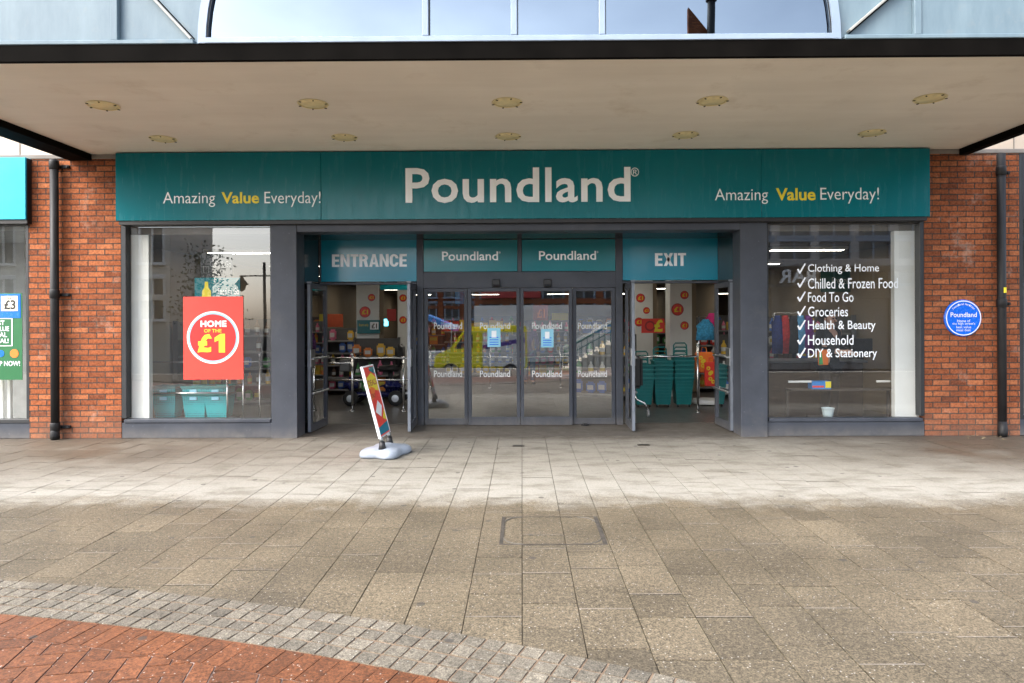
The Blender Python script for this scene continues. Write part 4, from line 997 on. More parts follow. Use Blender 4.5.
gondola(-4.9, 3.4, 1.4, 1.6, "behind the red window poster", 0, 5, 8)
gondola(-3.9, 5.4, 1.5, 1.4, "at the back of the ENTRANCE, side wall", 0, 5, 8)
gondola(-2.95, 4.6, .9, 1.2, "below the teal offer board", 0, 3, 4)
gondola(-1.2, 9.5, 1.8, 1.55, "behind the sliding doors, ENTRANCE end", 0, 5, 9)
gondola(.75, 9.0, 1.8, 1.55, "behind the middle of the sliding doors", 0, 5, 9)
gondola(1.6, 4.4, 1.2, 1.25, "behind the glass panel beside the EXIT", R(-20), 3, 5)
gondola(2.6, 8.0, 2.2, 1.5, "at the back of the EXIT doorway", 0, 5, 9)
gondola(4.6, 5.6, 2.2, 1.6, "behind the white window list", 0, 5, 9)
gondola(-5.62, 3.6, 2.6, 1.55, "along the left party wall, nearer the window", R(90), 5, 9)
gondola(-5.62, 6.6, 2.6, 1.55, "along the left party wall, farther back", R(90), 5, 9)
gondola(5.62, 4.2, 2.6, 1.6, "along the right party wall", R(-90), 5, 9)
gondola(-2.0, 14, 3.6, 1.7, "far down the shop floor, ENTRANCE end", 0, 5, 11)
gondola(2.4, 15, 3.6, 1.7, "far down the shop floor, EXIT end", 0, 5, 11)
# ---- nested pull-along baskets by the exit
def basket(loc, label, group):
    e = empty('pull_basket', loc, label, "shopping basket", group); x, y, z = loc
    m = MB(); b_, t_ = (.125, .13), (.165, .185); h = .52
    def rect(w_, z_, y0=0): return [(x - w_[0], y - w_[1] + y0, z + z_), (x + w_[0], y - w_[1] + y0, z + z_), (x + w_[0], y + w_[1] + y0, z + z_), (x - w_[0], y + w_[1] + y0, z + z_)]
    ti = (t_[0] - .008, t_[1] - .008); bi = (b_[0] - .008, b_[1] - .008)
    m.add(rect(b_, .05) + rect(t_, h) + rect(ti, h) + rect(bi, .06), [(0, 1, 5, 4), (1, 2, 6, 5), (2, 3, 7, 6), (3, 0, 4, 7), (4, 5, 6, 7)[:0] or (4, 5, 9, 8), (5, 6, 10, 9), (6, 7, 11, 10), (7, 4, 8, 11), (8, 9, 13, 12), (9, 10, 14, 13), (10, 11, 15, 14), (11, 8, 12, 15), (12, 13, 14, 15), (3, 2, 1, 0)])
    for k in range(7):
        zz = .12 + k * .055; w_ = b_[0] + (t_[0] - b_[0]) * (zz - .05) / (h - .05); yy = b_[1] + (t_[1] - b_[1]) * (zz - .05) / (h - .05)
        m.box(x - w_ * .84, x + w_ * .84, y - yy - .006, y - yy + .002, z + zz, z + zz + .018)
    build('tub', m, TEALP, e)
    m = MB(); m.box(x - .175, x + .175, y - .197, y - .166, z + h - .02, z + h + .012, .005); m.box(x - .175, x + .175, y + .166, y + .197, z + h - .02, z + h + .012, .005)
    for s_ in (-1, 1): m.box(x + s_ * .16 - .013, x + s_ * .16 + .013, y - .165, y + .165, z + h - .02, z + h + .012, .005)
    build('rim', m, TEALP, e)
    m = MB(); yy = y + .15; m.tube([(x - .12, yy, z + h), (x - .115, yy, z + h + .20), (x - .085, yy, z + h + .235), (x + .085, yy, z + h + .235), (x + .115, yy, z + h + .20), (x + .12, yy, z + h)], .013, 8); m.tube([(x - .117, yy, z + h + .10), (x + .117, yy, z + h + .10)], .009, 6); build('pull_handle', m, TEALP, e)
    m = MB()
    for s_ in (-1, 1): m.lathe([(.02, -.012), (.03, -.01), (.03, .01), (.02, .012)], (x + s_ * .10, y - .10, z + .03), 12, axis='X')
    build('caster', m, BLACK, e)
    return e
b0 = None
BS = (("beside the open EXIT door leaf", 644, 4), ("in the middle of the EXIT doorway", 663, 5), ("at the foot of the price disc pillar", 684, 6))
OR6 = ("bottom", "second", "third", "fourth", "fifth", "top")
for place, px, nb_ in BS:
    x_ = XP(px, 3.0)
    for k in range(nb_):
        loc = (x_ + random.uniform(-.006, .006), 3.15, k * .075)
        lb = f"{'topmost' if k == nb_ - 1 else OR6[k]} teal pull basket in the stack {place}"
        if b0 is None: b0 = basket(loc, lb, "teal pull baskets inside the EXIT")
        else: dup(b0, loc, lb)
# hand baskets in the left window
m = MB(); m.box(XP(150, .3), XP(228, .3), .36, .74, .004, .21, .004); tag(build('window_plinth', m, mat('dark_shelf', (.06, .05, .045), .5)), 'low dark plinth under the teal hand baskets', 'plinth')
h0 = None
for px, place, nb_ in ((163, "nearest the white board", 2), (193, "in the middle of the window", 2), (215, "below the red poster", 2)):
    for k in range(nb_):
        x_ = XP(px, .40); loc = (x_, .54, .212 + k * .10); lb = f"{('lower', 'upper')[k]} teal hand basket of the nested pair {place}"
        if h0 is None:
            h0 = empty('hand_basket', loc, lb, "shopping basket", "teal hand baskets behind the window"); m = MB(); x, y, z = loc
            m.add([(x - .135, y - .10, z), (x + .135, y - .10, z), (x + .135, y + .10, z), (x - .135, y + .10, z), (x - .165, y - .14, z + .34), (x + .165, y - .14, z + .34), (x + .165, y + .14, z + .34), (x - .165, y + .14, z + .34)], [(0, 1, 5, 4), (1, 2, 6, 5), (2, 3, 7, 6), (3, 0, 4, 7), (3, 2, 1, 0)])
            mt, t, b, o = nodes("perforated_basket"); v = objvec(t); vo = t.nodes.new('ShaderNodeTexVoronoi'); vo.inputs['Scale'].default_value = 38; vo.inputs['Randomness'].default_value = .25; t.links.new(v, vo.inputs['Vector'])
            t.links.new(mix(t, math_(t, 'LESS_THAN', vo.outputs['Distance'], .30), (.006, .36, .40), (.001, .03, .035)), b.inputs['Base Color']); b.inputs['Roughness'].default_value = .4
            build('tub', m, mt, h0); m = MB()
            m.box(x - .175, x + .175, y - .152, y - .138, z + .31, z + .345, .004); m.box(x - .175, x + .175, y + .138, y + .152, z + .31, z + .345, .004); m.box(x - .177, x - .163, y - .137, y + .137, z + .31, z + .345, .004); m.box(x + .163, x + .177, y - .137, y + .137, z + .31, z + .345, .004); build('rim', m, TEALP, h0)
            m = MB(); m.box(x - .05, x + .05, y - .1525, y - .137, z + .25, z + .295, .003); build('name_label', m, LBLUE, h0)
        else: dup(h0, loc, lb)
def rail(name, segs, r, label, posts=()):
    m = MB()
    e = empty(name, (segs[0][0][0], segs[0][0][1], 0), label, "rail")
    for s_ in segs: m.tube(s_, r, 10)
    build('bar', m, CHROME, e, smooth=True)
    if posts:
        m = MB()
        for p in posts: m.tube([(p[0], p[1], .0), (p[0], p[1], p[2])], r * 1.15, 12); m.lathe([(.05, 0), (.05, .012), (.02, .02)], (p[0], p[1], .004), 16); m.sphere((p[0], p[1], p[2]), r * 1.6, sub=2)
        build('post', m, CHROME, e, smooth=True)
    return e
yy = .33; z1, z2 = ZP(362, yy, 200), ZP(393, yy, 200)
rail('window_rail', [[(XP(150, yy), yy, z1), (XP(271, yy), yy, z1)], [(XP(153, yy), yy, z2), (XP(226.5, yy), yy, z2)]], .012, "chrome rail across the left display window in front of the teal hand baskets", [(XP(227, yy), yy, z1), (XP(243, yy), yy, z1 + .05), (XP(259.5, yy), yy, z1 + .1)])
yy = 2.6; z1, z2 = ZP(358, yy, 380), ZP(380, yy, 380)
xa, xb = XP(325, yy), XP(409, yy); xm = XP(352, yy)
rail('barrier_rail', [[(xa, yy, z1), (xb, yy, z1)], [(xa, yy, z2), (xb, yy, z2)], [(xa, yy, ZP(363, yy, 380)), (xm, yy, ZP(363, yy, 380))]], .018, "chrome barrier rail across the inside of the ENTRANCE doorway", [(xm, yy, z1 + .06), (xb - .1, yy, z1)])
yy = 2.3; rail('barrier_rail', [[(XP(697, yy), yy, ZP(357, yy)), (XP(640, yy), yy, ZP(357, yy))]], .016, "chrome barrier rail in front of the teal pull baskets at the EXIT", [(XP(697.5, yy), yy, ZP(345, yy))])
yy = 6.5; rail('barrier_rail', [[(XP(428, yy), yy, ZP(357, yy)), (XP(612, yy), yy, ZP(357, yy))]], .016, "chrome barrier rail beyond the sliding doors", [(XP(430, yy), yy, .98), (XP(490, yy), yy, .98), (XP(560, yy), yy, .98), (XP(610, yy), yy, .98)])
# ---- clothes rail with garments, printed bags, stool base
yy = 3.4; x_ = XP(708, yy)
e = empty('clothes_rail', (x_, yy, 0), "chrome clothes rail beside the teal baskets inside the EXIT", "clothes rail")
m = MB(); m.tube([(x_ + .17, yy, 0.05), (x_ + .17, yy, 1.62), (x_ - .17, yy, 1.62), (x_ - .17, yy, .05)], .014, 10); build('bar', m, CHROME, e, smooth=True)
m = MB(); m.lathe([(.26, .02), (.27, .05), (.25, .10), (.05, .12)], (x_ - .02, yy, 0.004), 28); build('base', m, WHITEP, e)
def garment(dx, z0, z1, mm, label, wd=.16, dy=0):
    m = MB(); n = 9; vs = []
    for (zz, ww) in ((z1, .05), (z1 - .05, wd * .55), (z1 - .12, wd), ((z0 + z1) / 2, wd * .9), (z0, wd * 1.02)):
        for k in range(n * 2):
            t = 2 * math.pi * k / (n * 2); rr = 1 + .12 * math.sin(5 * t + zz * 9); vs.append((x_ + dx + ww * math.cos(t) * rr, yy + dy + .05 * math.sin(t) * rr, zz))
    q = n * 2; m.add(vs, [(i * q + k, i * q + (k + 1) % q, (i + 1) * q + (k + 1) % q, (i + 1) * q + k) for i in range(4) for k in range(q)] + [tuple(range(q)), tuple(range(4 * q, 5 * q))[::-1]])
    tag(build('hanging_garment', m, mm, smooth=True), label, "clothes")
garment(-.06, 1.18, 1.56, mat("blue_cloth", (.05, .30, .52), .8, var=.4, vs=30), "light blue patterned garment hanging at the front of the clothes rail", .16, -.06)
garment(.10, 1.2, 1.55, mat("pale_blue_cloth", (.25, .45, .60), .8, var=.4, vs=25), "pale blue garment hanging behind the light blue one", .12, .03)
garment(.06, 1.42, 1.67, mat("pink_cloth", (.65, .03, .20), .8), "bright pink garment on top of the clothes rail", .13, -.02)
def bag(px, q0, q1, Y, mm, label, w_=.13):
    c = at(px, q1, Y); t_ = at(px, q0, Y); m = MB(); m.box(c.x - w_, c.x + w_, Y - .05, Y + .05, c.z, t_.z, .02, seg=2); e = build('printed_bag', m, mm); tag(e, label, "bag")
    m = MB(); m.tube([(c.x - .05, Y, t_.z), (c.x - .04, Y, t_.z + .08), (c.x + .04, Y, t_.z + .08), (c.x + .05, Y, t_.z)], .006, 6); build('handle', m, mm, e)
    m = MB(); rr = random.Random(3)
    for k in range(5): d_ = disc(c.x + rr.uniform(-.07, .07), c.z + rr.uniform(.06, t_.z - c.z - .06), .035, Y - .052 - k * .0003, 14, .015); m.add(d_.v, d_.f)
    build('print', m, YEL, e)
bag(704, 352, 372, 3.2, ORANGE, "orange printed bag hanging below the blue garments", .16); bag(711.5, 362, 386, 3.1, RED, "red printed bag hanging lowest below the blue garments", .12)
# ---- wheeled frame behind the open exit leaf
wx = XP(636, 1.9); e = empty('wheeled_stand', (wx, 1.9, 0), "black sack on a chrome wheeled frame behind the open EXIT leaf", "trolley")
m = MB(); m.tube([(wx - .05, 1.9, .42), (wx + .0, 1.85, .28), (wx + .12, 1.82, .22), (wx + .17, 1.8, .12)], .016, 10); m.tube([(wx - .05, 1.95, .42), (wx - .05, 1.95, .1)], .016, 10); m.tube([(wx - .05, 1.9, .4), (wx - .05, 1.9, 1.0)], .016, 10); build('frame', m, CHROME, e, smooth=True)
m = MB(); m.lathe([(.02, -.018), (.055, -.016), (.06, 0), (.055, .016), (.02, .018)], (wx + .17, 1.8, .065), 18, axis='X'); m.lathe([(.02, -.018), (.055, -.016), (.06, 0), (.055, .016), (.02, .018)], (wx - .05, 1.95, .065), 18, axis='X'); build('caster', m, mat("caster_grey", (.3, .3, .3), .5), e)
m = MB(); m.box(wx - .10, wx + .10, 1.82, 2.02, .45, .98, .05, seg=3); build('sack', m, BLACK, e)
# ---- mobility scooter behind the barrier
mx_ = XP(384, 3.6); my_ = 3.6
e = empty('mobility_scooter', (mx_, my_, 0), "dark blue mobility scooter parked behind the entrance barrier rail", "scooter")
NAVY = mat("navy_shell", (.010, .014, .075), .25)
m = MB(); m.box(mx_ - .55, mx_ + .35, my_ - .24, my_ + .24, .16, .24, .04, seg=2); m.box(mx_ - .05, mx_ + .38, my_ - .25, my_ + .25, .24, .46, .10, seg=3); m.box(mx_ - .72, mx_ - .48, my_ - .2, my_ + .2, .22, .52, .09, seg=3); build('body', m, NAVY, e, smooth=True)
m = MB(); m.box(mx_ - .1, mx_ + .32, my_ - .23, my_ + .23, .62, .72, .04, seg=3); m.box(mx_ + .24, mx_ + .36, my_ - .22, my_ + .22, .70, 1.12, .05, seg=3, M=None); m.box(mx_ + .08, mx_ + .16, my_ - .04, my_ + .04, .44, .63); build('seat', m, BLACK, e, smooth=True)
m = MB(); m.tube([(mx_ - .6, my_, .48), (mx_ - .48, my_, .95)], .03, 10); m.tube([(mx_ - .47, my_ - .25, .95), (mx_ - .47, my_ + .25, .95)], .018, 8); build('tiller', m, BLACK, e)
m = MB(); m.box(mx_ - .80, mx_ - .60, my_ - .16, my_ + .16, .62, .84, .02); build('basket', m, mat("wire_grey", (.12, .12, .12), .5), e)
for dx in (-.56, .26):
    for dy in (-.27, .27):
        m = MB(); m.lathe([(.07, -.05), (.125, -.045), (.14, -.02), (.14, .02), (.125, .045), (.07, .05)], (mx_ + dx, my_ + dy, .144), 24, axis='Y'); wh = build('wheel', m, RUBBER, e, smooth=True)
        m = MB(); m.lathe([(.02, -.056), (.065, -.052), (.07, .052), (.02, .056)], (mx_ + dx, my_ + dy, .144), 16, axis='Y'); build('hub', m, STEEL, wh)
# ---- checkout counter, window ledge things on the right
m = MB(); cx_ = XP(800, 1.7); e = empty('checkout_counter', (4.5, 2.0, 0), "dark checkout counter behind the right display window", "counter")
m.box(3.5, 5.4, 1.75, 2.35, .0, .86, .01); build('body', m, mat("counter_brown", (.055, .04, .035), .5), e); m = MB(); m.box(3.45, 5.45, 1.70, 2.40, .862, .90, .008); build('top', m, mat("counter_grey", (.12, .12, .12), .4), e)
m = MB(); m.box(XP(866, 1.8) - .16, XP(866, 1.8) + .16, 1.9, 1.94, .98, 1.24, .01); m.box(XP(866, 1.8) - .03, XP(866, 1.8) + .03, 1.93, 1.97, .90, .98); e2 = build('till_screen', m, BLACK); tag(e2, "black till screen on the checkout counter", "till")
m = MB()
for p0, p1 in ((788, 811), (876, 890)): m.box(XP(p0, .4), XP(p1, .4), .39, .41, ZP(382.5, .4, 830), ZP(380.5, .4, 830), .002)
tag(build('price_strip', m, WHITEP), "broken white shelf edge strip low behind the right window", "shelf edge")
c = at(820.5, 389, .45); e = empty('product_box', (c.x, .45, c.z), "blue and yellow carton lying on the low shelf behind the right window", "carton")
m = MB(); m.box(c.x - .135, c.x + .13, .41, .55, c.z, c.z + .11, .004); build('box', m, mat("carton_blue", (.03, .22, .60), .4), e)
m = MB(); m.box(c.x + .05, c.x + .128, .406, .409, c.z + .02, c.z + .108); build('flash', m, YEL, e); m = MB(); m.box(c.x - .13, c.x + .03, .4065, .409, c.z + .025, c.z + .05); build('band', m, RED, e)
m = MB(); m.box(XP(788, .5), XP(892, .5), .40, .62, c.z - .022, c.z - .002, .004); m.box(XP(788, .5), XP(788, .5) + .03, .56, .6, .0, c.z - .023); m.box(XP(892, .5) - .03, XP(892, .5), .56, .6, .0, c.z - .023); tag(build('low_shelf', m, mat("dark_shelf", (.06, .05, .045), .5)), "dark low shelf behind the right display window", "shelf")
c = at(828, 417, .35); m = MB(); m.lathe([(.062, .0), (.068, .05), (.082, .125), (.088, .13), (.08, .132), (.06, .01)], (c.x, .35, c.z - .005), 24); tag(build('tub_pot', m, mat("pale_pot", (.55, .66, .70), .4), smooth=True), "small pale blue pot at the foot of the right window", "pot")
m = MB(); m.box(c.x - .2, c.x + .2, .16, .6, .0, c.z - .006, .004); tag(build('window_plinth', m, mat("dark_shelf", (.06, .05, .045), .5)), "low dark plinth under the pale blue pot", "plinth")

# ================================================================== PEOPLE
def skin_mesh(name, chain, m, parent, sub=2):
    """chain: list of (index of parent or None, point, radius)"""
    me = bpy.data.meshes.new(name); off = wpos(parent)
    me.from_pydata([Vector(c[1]) - off for c in chain], [(c[0], i) for i, c in enumerate(chain) if c[0] is not None], [])
    o = bpy.data.objects.new(name, me); COL.objects.link(o); md = o.modifiers.new('skin', 'SKIN'); md.use_smooth_shade = True
    sv = me.skin_vertices[0].data if me.skin_vertices else None
    if sv is None:
        b = bmesh.new(); b.from_mesh(me); b.verts.layers.skin.verify(); b.to_mesh(me); b.free(); sv = me.skin_vertices[0].data
    for i, c in enumerate(chain):
        r = c[2]; sv[i].radius = (r, r) if not isinstance(r, tuple) else r; sv[i].use_root = (i == 0)
    s2 = o.modifiers.new('sub', 'SUBSURF'); s2.levels = sub; s2.render_levels = sub
    dg = bpy.context.evaluated_depsgraph_get(); dg.update(); nm = bpy.data.meshes.new_from_object(o.evaluated_get(dg))
    bpy.data.objects.remove(o); nm.materials.clear(); nm.materials.append(m)
    for p in nm.polygons: p.use_smooth = True
    n = bpy.data.objects.new(name, nm); COL.objects.link(n); n.parent = parent; ORG[n] = Vector((0, 0, 0)); return n
SKINM = mat("skin", (.50, .30, .22), .55)
def person(loc, H, yaw, label, top_m, leg_m, hair_m, hands):
    e = empty('person', loc, label, "person"); L = Vector(loc); k = H / 1.7; Ry = Matrix.Rotation(yaw, 3, 'Z')
    def P(x, y, z): return L + Ry @ (Vector((x, y, z)) * k)
    lh, rh = hands                               # hand places, person faces -y
    le = ((-.22 - .02, .02, 1.12)); re = ((.22 + .02, .02, 1.12))
    ch = [(None, P(0, 0, .95), .13 * k), (0, P(0, .01, 1.12), .12 * k), (1, P(0, .01, 1.30), .135 * k), (2, P(0, .01, 1.42), .075 * k), (3, P(0, 0, 1.47), .055 * k),
          (4, P(0, -.02, 1.535), .075 * k), (5, P(0, -.01, 1.62), .088 * k), (6, P(0, 0, 1.675), .055 * k),
          (2, P(-.17, .01, 1.38), .06 * k), (8, P(*le), .045 * k), (9, P(*lh), .032 * k), (2, P(.17, .01, 1.38), .06 * k), (11, P(*re), .045 * k), (12, P(*rh), .032 * k),
          (0, P(-.09, 0, .86), .088 * k), (14, P(-.095, -.01, .48), .062 * k), (15, P(-.10, .02, .09), .042 * k), (16, P(-.11, -.15, .035), .036 * k),
          (0, P(.09, 0, .86), .088 * k), (18, P(.095, -.01, .48), .062 * k), (19, P(.10, .02, .09), .042 * k), (20, P(.11, -.15, .035), .036 * k)]
    b = len(ch)
    for hand, idx, el_ in ((lh, 10, le), (rh, 13, re)):
        d = (Vector(hand) - Vector(el_)).normalized(); sd = d.cross(Vector((0, 1, 0))); sd = sd.normalized() if sd.length > .1 else Vector((1, 0, 0))
        pi = len(ch); pc_ = Vector(hand) + d * .07; ch.append((idx, P(*pc_), .030 * k))
        for f_, (o_, ln) in enumerate(((-.027, .062), (-.009, .075), (.009, .07), (.027, .055))):
            q = pc_ + sd * o_ + d * .03; ch.append((pi, P(*q), .0095 * k)); q2 = q + d * ln * .55; ch.append((len(ch) - 1, P(*q2), .009 * k)); q3 = q2 + (d * .8 + Vector((0, -.5, 0))) * ln * .5; ch.append((len(ch) - 1, P(*q3), .007 * k))
        q = Vector(hand) + sd * -.03 + d * .03; ch.append((idx, P(*q), .012 * k)); ch.append((len(ch) - 1, P(*(q + sd * -.025 + d * .04)), .009 * k))
    skin_mesh('body', ch, SKINM, e)
    f = MB()
    for s_ in (-1, 1): c = P(s_ * .033, -.098, 1.575); f.sphere(c, .012 * k, sub=2)
    build('eye', f, BLACK, e, smooth=True)
    f = MB(); f.tube([P(0, -.095, 1.575), P(0, -.122, 1.535), P(0, -.10, 1.525)], [.010 * k, .016 * k, .010 * k], 10); build('nose', f, SKINM, e, smooth=True)
    f = MB(); f.tube([P(-.028, -.090, 1.495), P(0, -.098, 1.493), P(.028, -.090, 1.495)], .007 * k, 8); build('mouth', f, mat("lips", (.35, .12, .10), .5), e, smooth=True)
    f = MB()
    for s_ in (-1, 1): c = P(s_ * .088, 0, 1.56); f.sphere(c, .026 * k, (.45, .8, 1.25), 2)
    build('ear', f, SKINM, e, smooth=True)
    hr = [(None, P(0, .03, 1.60), .098 * k), (0, P(0, .015, 1.66), .085 * k), (0, P(0, .075, 1.53), .07 * k), (2, P(0, .07, 1.45), .055 * k)]
    skin_mesh('hair', hr, hair_m, e)
    tp = [(None, P(0, .0, .93), .152 * k), (0, P(0, .01, 1.12), .142 * k), (1, P(0, .01, 1.30), .155 * k), (2, P(0, .012, 1.41), .075 * k), (2, P(-.17, .01, 1.375), .078 * k), (4, P(*le), .06 * k), (5, P(*[a_ * .92 + b_ * .08 for a_, b_ in zip(lh, le)]), .045 * k), (2, P(.17, .01, 1.375), .078 * k), (7, P(*re), .06 * k), (8, P(*[a_ * .92 + b_ * .08 for a_, b_ in zip(rh, re)]), .045 * k), (0, P(0, 0, .86), .150 * k)]
    skin_mesh('jacket', tp, top_m, e)
    lg = [(None, P(0, 0, .93), .138 * k), (0, P(-.092, 0, .84), .10 * k), (1, P(-.096, -.01, .48), .076 * k), (2, P(-.10, .02, .10), .062 * k), (0, P(.092, 0, .84), .10 * k), (4, P(.096, -.01, .48), .076 * k), (5, P(.10, .02, .10), .062 * k)]
    skin_mesh('trousers', lg, leg_m, e)
    for s_ in (-1, 1): skin_mesh('shoe', [(None, P(s_ * .105, .04, .05), .048 * k), (0, P(s_ * .11, -.08, .045), .045 * k), (1, P(s_ * .115, -.18, .035), .035 * k)], BLACK, e)
    return e
BLK = mat("black_cloth", (.012, .012, .014), .85)
HAIR = mat("dark_hair", (.014, .010, .008), .5)
person((XP(829, .95), .95, .004), 1.68, R(28), "person in dark clothes standing behind the right window, holding a small bright packet", BLK, mat("dark_trousers", (.018, .018, .022), .85), HAIR, ((-.10, -.24, 1.10), (.12, -.25, 1.08)))
c = at(822.5, 358, .70); m = MB(); m.box(c.x - .07, c.x + .07, .66, .70, c.z - .10, c.z + .12, .01); e = tag(build('snack_packet', m, ORANGE), "orange and green packet held by the person in dark clothes", "packet")
m = MB(); m.add([(c.x - .068, .658, c.z - .09), (c.x - .01, .658, c.z - .09), (c.x - .03, .658, c.z + .09), (c.x - .068, .658, c.z + .11)], [(0, 1, 2, 3)]); build('print', m, mat("green_print", (.05, .35, .10), .5), e)
person((XP(529, 7.3), 7.3, .004), 1.52, R(160), "person in a purple patterned jacket walking away beyond the sliding doors", mat("purple_cloth", (.11, .035, .16), .85, var=.5, vs=25), mat("blue_skirt_cloth", (.04, .12, .22), .85), HAIR, ((-.22, -.08, .86), (.22, -.04, .86)))

# ================================================================== THE STREET BEHIND THE VIEWER (it shows in the glass)
m = MB(); m.box(-32, 32, -11.05, -10.9, -1.1, .0, .02); tag(build('terrace_wall', m, STONE), "low pale stone terrace wall along the street edge", "wall")
def facade(name, x0, x1, y, depth, h, label, mm, cols, rows_, ww, wh, z0=1.2, roof=True):
    e = empty(name, ((x0 + x1) / 2, y, -1.1), label, "building")
    m = MB(); m.box(x0, x1, y - depth, y, -1.1, h)
    m.box(x0 - .2, x1 + .2, y - depth - .1, y + .35, h, h + .45, .05); m.box(x0 - .05, x1 + .05, y, y + .18, 2.6, 2.9, .03)
    for k in range(cols + 1): xx = x0 + (x1 - x0) * k / cols; m.box(max(x0, xx - .22), min(x1, xx + .22), y + .001, y + .2, -1.1, h)
    build('wall', m, mm, e)
    dz = (h - z0) / rows_
    for r in range(rows_):
        for c in range(cols):
            xx = x0 + (x1 - x0) * (c + .5) / cols; zz = z0 + r * dz + .5
            m = MB(); m.box(xx - ww / 2 - .14, xx - ww / 2, y + .002, y + .16, zz, zz + wh, .02); m.box(xx + ww / 2, xx + ww / 2 + .14, y + .002, y + .16, zz, zz + wh, .02); m.box(xx - ww / 2 - .2, xx + ww / 2 + .2, y + .002, y + .24, zz - .15, zz, .02); m.box(xx - ww / 2 - .2, xx + ww / 2 + .2, y + .002, y + .22, zz + wh, zz + wh + .22, .03)
            m.box(xx - .05, xx + .05, y + .003, y + .08, zz, zz + wh)
            f = build('window', m, WHITEP if mm is STONE else MFRAME, e)
            m = MB(); m.box(xx - ww / 2, xx + ww / 2, y + .003, y + .03, zz, zz + wh); build('pane', m, DGLASS, f)
    if roof:
        m = MB(); m.prism([(x0 - .2, h + .45), (x1 + .2, h + .45), (x1 - 1.2, h + 2.4), (x0 + 1.2, h + 2.4)], y - depth, y - .2); build('roof', m, ROOFT, e)
    return e
facade('stone_building', -27, -17.6, -25, 4.5, 12.5, "ornate pale stone building with framed sash windows across the street", STONE, 5, 4, 1.1, 2.0)
facade('low_terrace', -15.5, -3.5, -52, 8, 5.2, "low brick terrace far across the street, tiled roof", BRICK, 6, 2, 1.1, 1.4)
pub = facade('brick_pub', -3, 7, -33, 9, 6.8, "red brick pub across the street with pale window frames", BRICK, 5, 2, 1.2, 1.7)
e = facade('glazed_block', 9.2, 30, -27, 12, 10.5, "modern grey glazed block with a deep canopy across the street", mat("grey_cladding", (.36, .35, .34), .6), 10, 3, 1.6, 2.2, 2.9, False)
m = MB(); m.box(9.2, 22, -26.6, -22.8, 4.0, 4.35, .03); build('canopy', m, mat("grey_cladding", (.36, .35, .34), .6), e)
t = text_mb("BAR", 12.0, 13.7, 3.25, 3.85, -22.7, weight=.02, ext=0); lm = MB(); lm.add([(2 * 12.85 - v[0], -22.7, v[2]) for v in t.v], t.f)
o = build('bar_sign', lm, WHITE); tag(o, "white BAR lettering hung below the grey canopy across the street", "sign")
m = MB(); m.box(8.53, 15, -33.2, -32, -1.1, 14.2); m.prism([(8.53, 14.2), (11.1, 14.2), (8.53, 17.35)], -32.25, -32); e = build('gable_tower', m, BRICK); tag(e, "tall brick building with a single sloping gable across the street", "building")
xx = (712 - 522) / 683 * 34.4; m = MB(); m.tube([(xx, -31.7, 10), (xx, -31.7, 19.0)], .19, 16); m.lathe([(.2, 0), (.27, .05), (.27, .2), (.2, .25)], (xx, -31.7, 17.45), 16); tag(build('flue', m, PIPE, smooth=True), "black flue beside the brick gable", "flue")
# street lamps with lanterns
l0 = None
for k, (x, y, lb) in enumerate(((-13.3, -26, "black street lamp with hanging lanterns next to the stone building"), (-11.0, -31, "black street lamp with hanging lanterns behind the first"), (-9.2, -38, "farthest black street lamp toward the low terrace"), (5.2, -24, "black street lamp with hanging lanterns by the brick pub"))):
    if l0 is None:
        l0 = empty('street_lamp', (x, y, -1.1), lb, "street lamp", "street lamps across the road")
        m = MB(); m.tube([(x, y, -1.1), (x, y, 0), (x, y, 4.6)], [.13, .09, .07], 12); m.tube([(x - 1.3, y, 3.9), (x + 1.3, y, 3.9)], .035, 8); build('post', m, PIPE, l0, smooth=True)
        for s_ in (-1.2, 1.2): m = MB(); m.lathe([(.06, .1), (.12, -.05), (.34, -.32), (.34, -.36)], (x + s_, y, 3.8), 16); m.lathe([(.22, -.36), (.16, -.62), (.05, -.7)], (x + s_, y, 3.8), 12); build('lantern', m, PIPE, l0, smooth=True)
    else: dup(l0, (x, y, -1.1), lb)
# tree
e = empty('street_tree', (-15.2, -23.5, -1.1), "thin street tree with small loose leaves near the stone building", "tree")
m = MB(); base = Vector((-15.2, -23.5, -1.1)); m.tube([base, base + Vector((.05, 0, 2)), base + Vector((0, .1, 5.5))], [.11, .08, .03], 8); rr = random.Random(5); tips = []
for k in range(16):
    z = 2.2 + k * .22; an = k * 2.4; ln = 1.5 - k * .06; p = base + Vector((0, .05, z)); q = p + Vector((math.cos(an) * ln, math.sin(an) * ln, .7)); m.tube([p, (p + q) / 2 + Vector((0, 0, .1)), q], [.03, .02, .008], 6); tips += [q, (p + q) / 2]
build('trunk', m, mat("bark", (.08, .06, .045), .9), e)
m = MB()
for t_ in tips:
    for k in range(26):
        c = t_ + Vector((rr.gauss(0, .3), rr.gauss(0, .3), rr.gauss(0, .25))); u = Vector((rr.gauss(0, 1), rr.gauss(0, 1), rr.gauss(0, 1))).normalized() * .09; v = u.orthogonal().normalized() * .05; m.add([c - u, c + v, c + u, c - v], [(0, 1, 2, 3)])
build('crown', m, mat("leaf", (.06, .09, .035), .7, var=.5, vs=3), e)
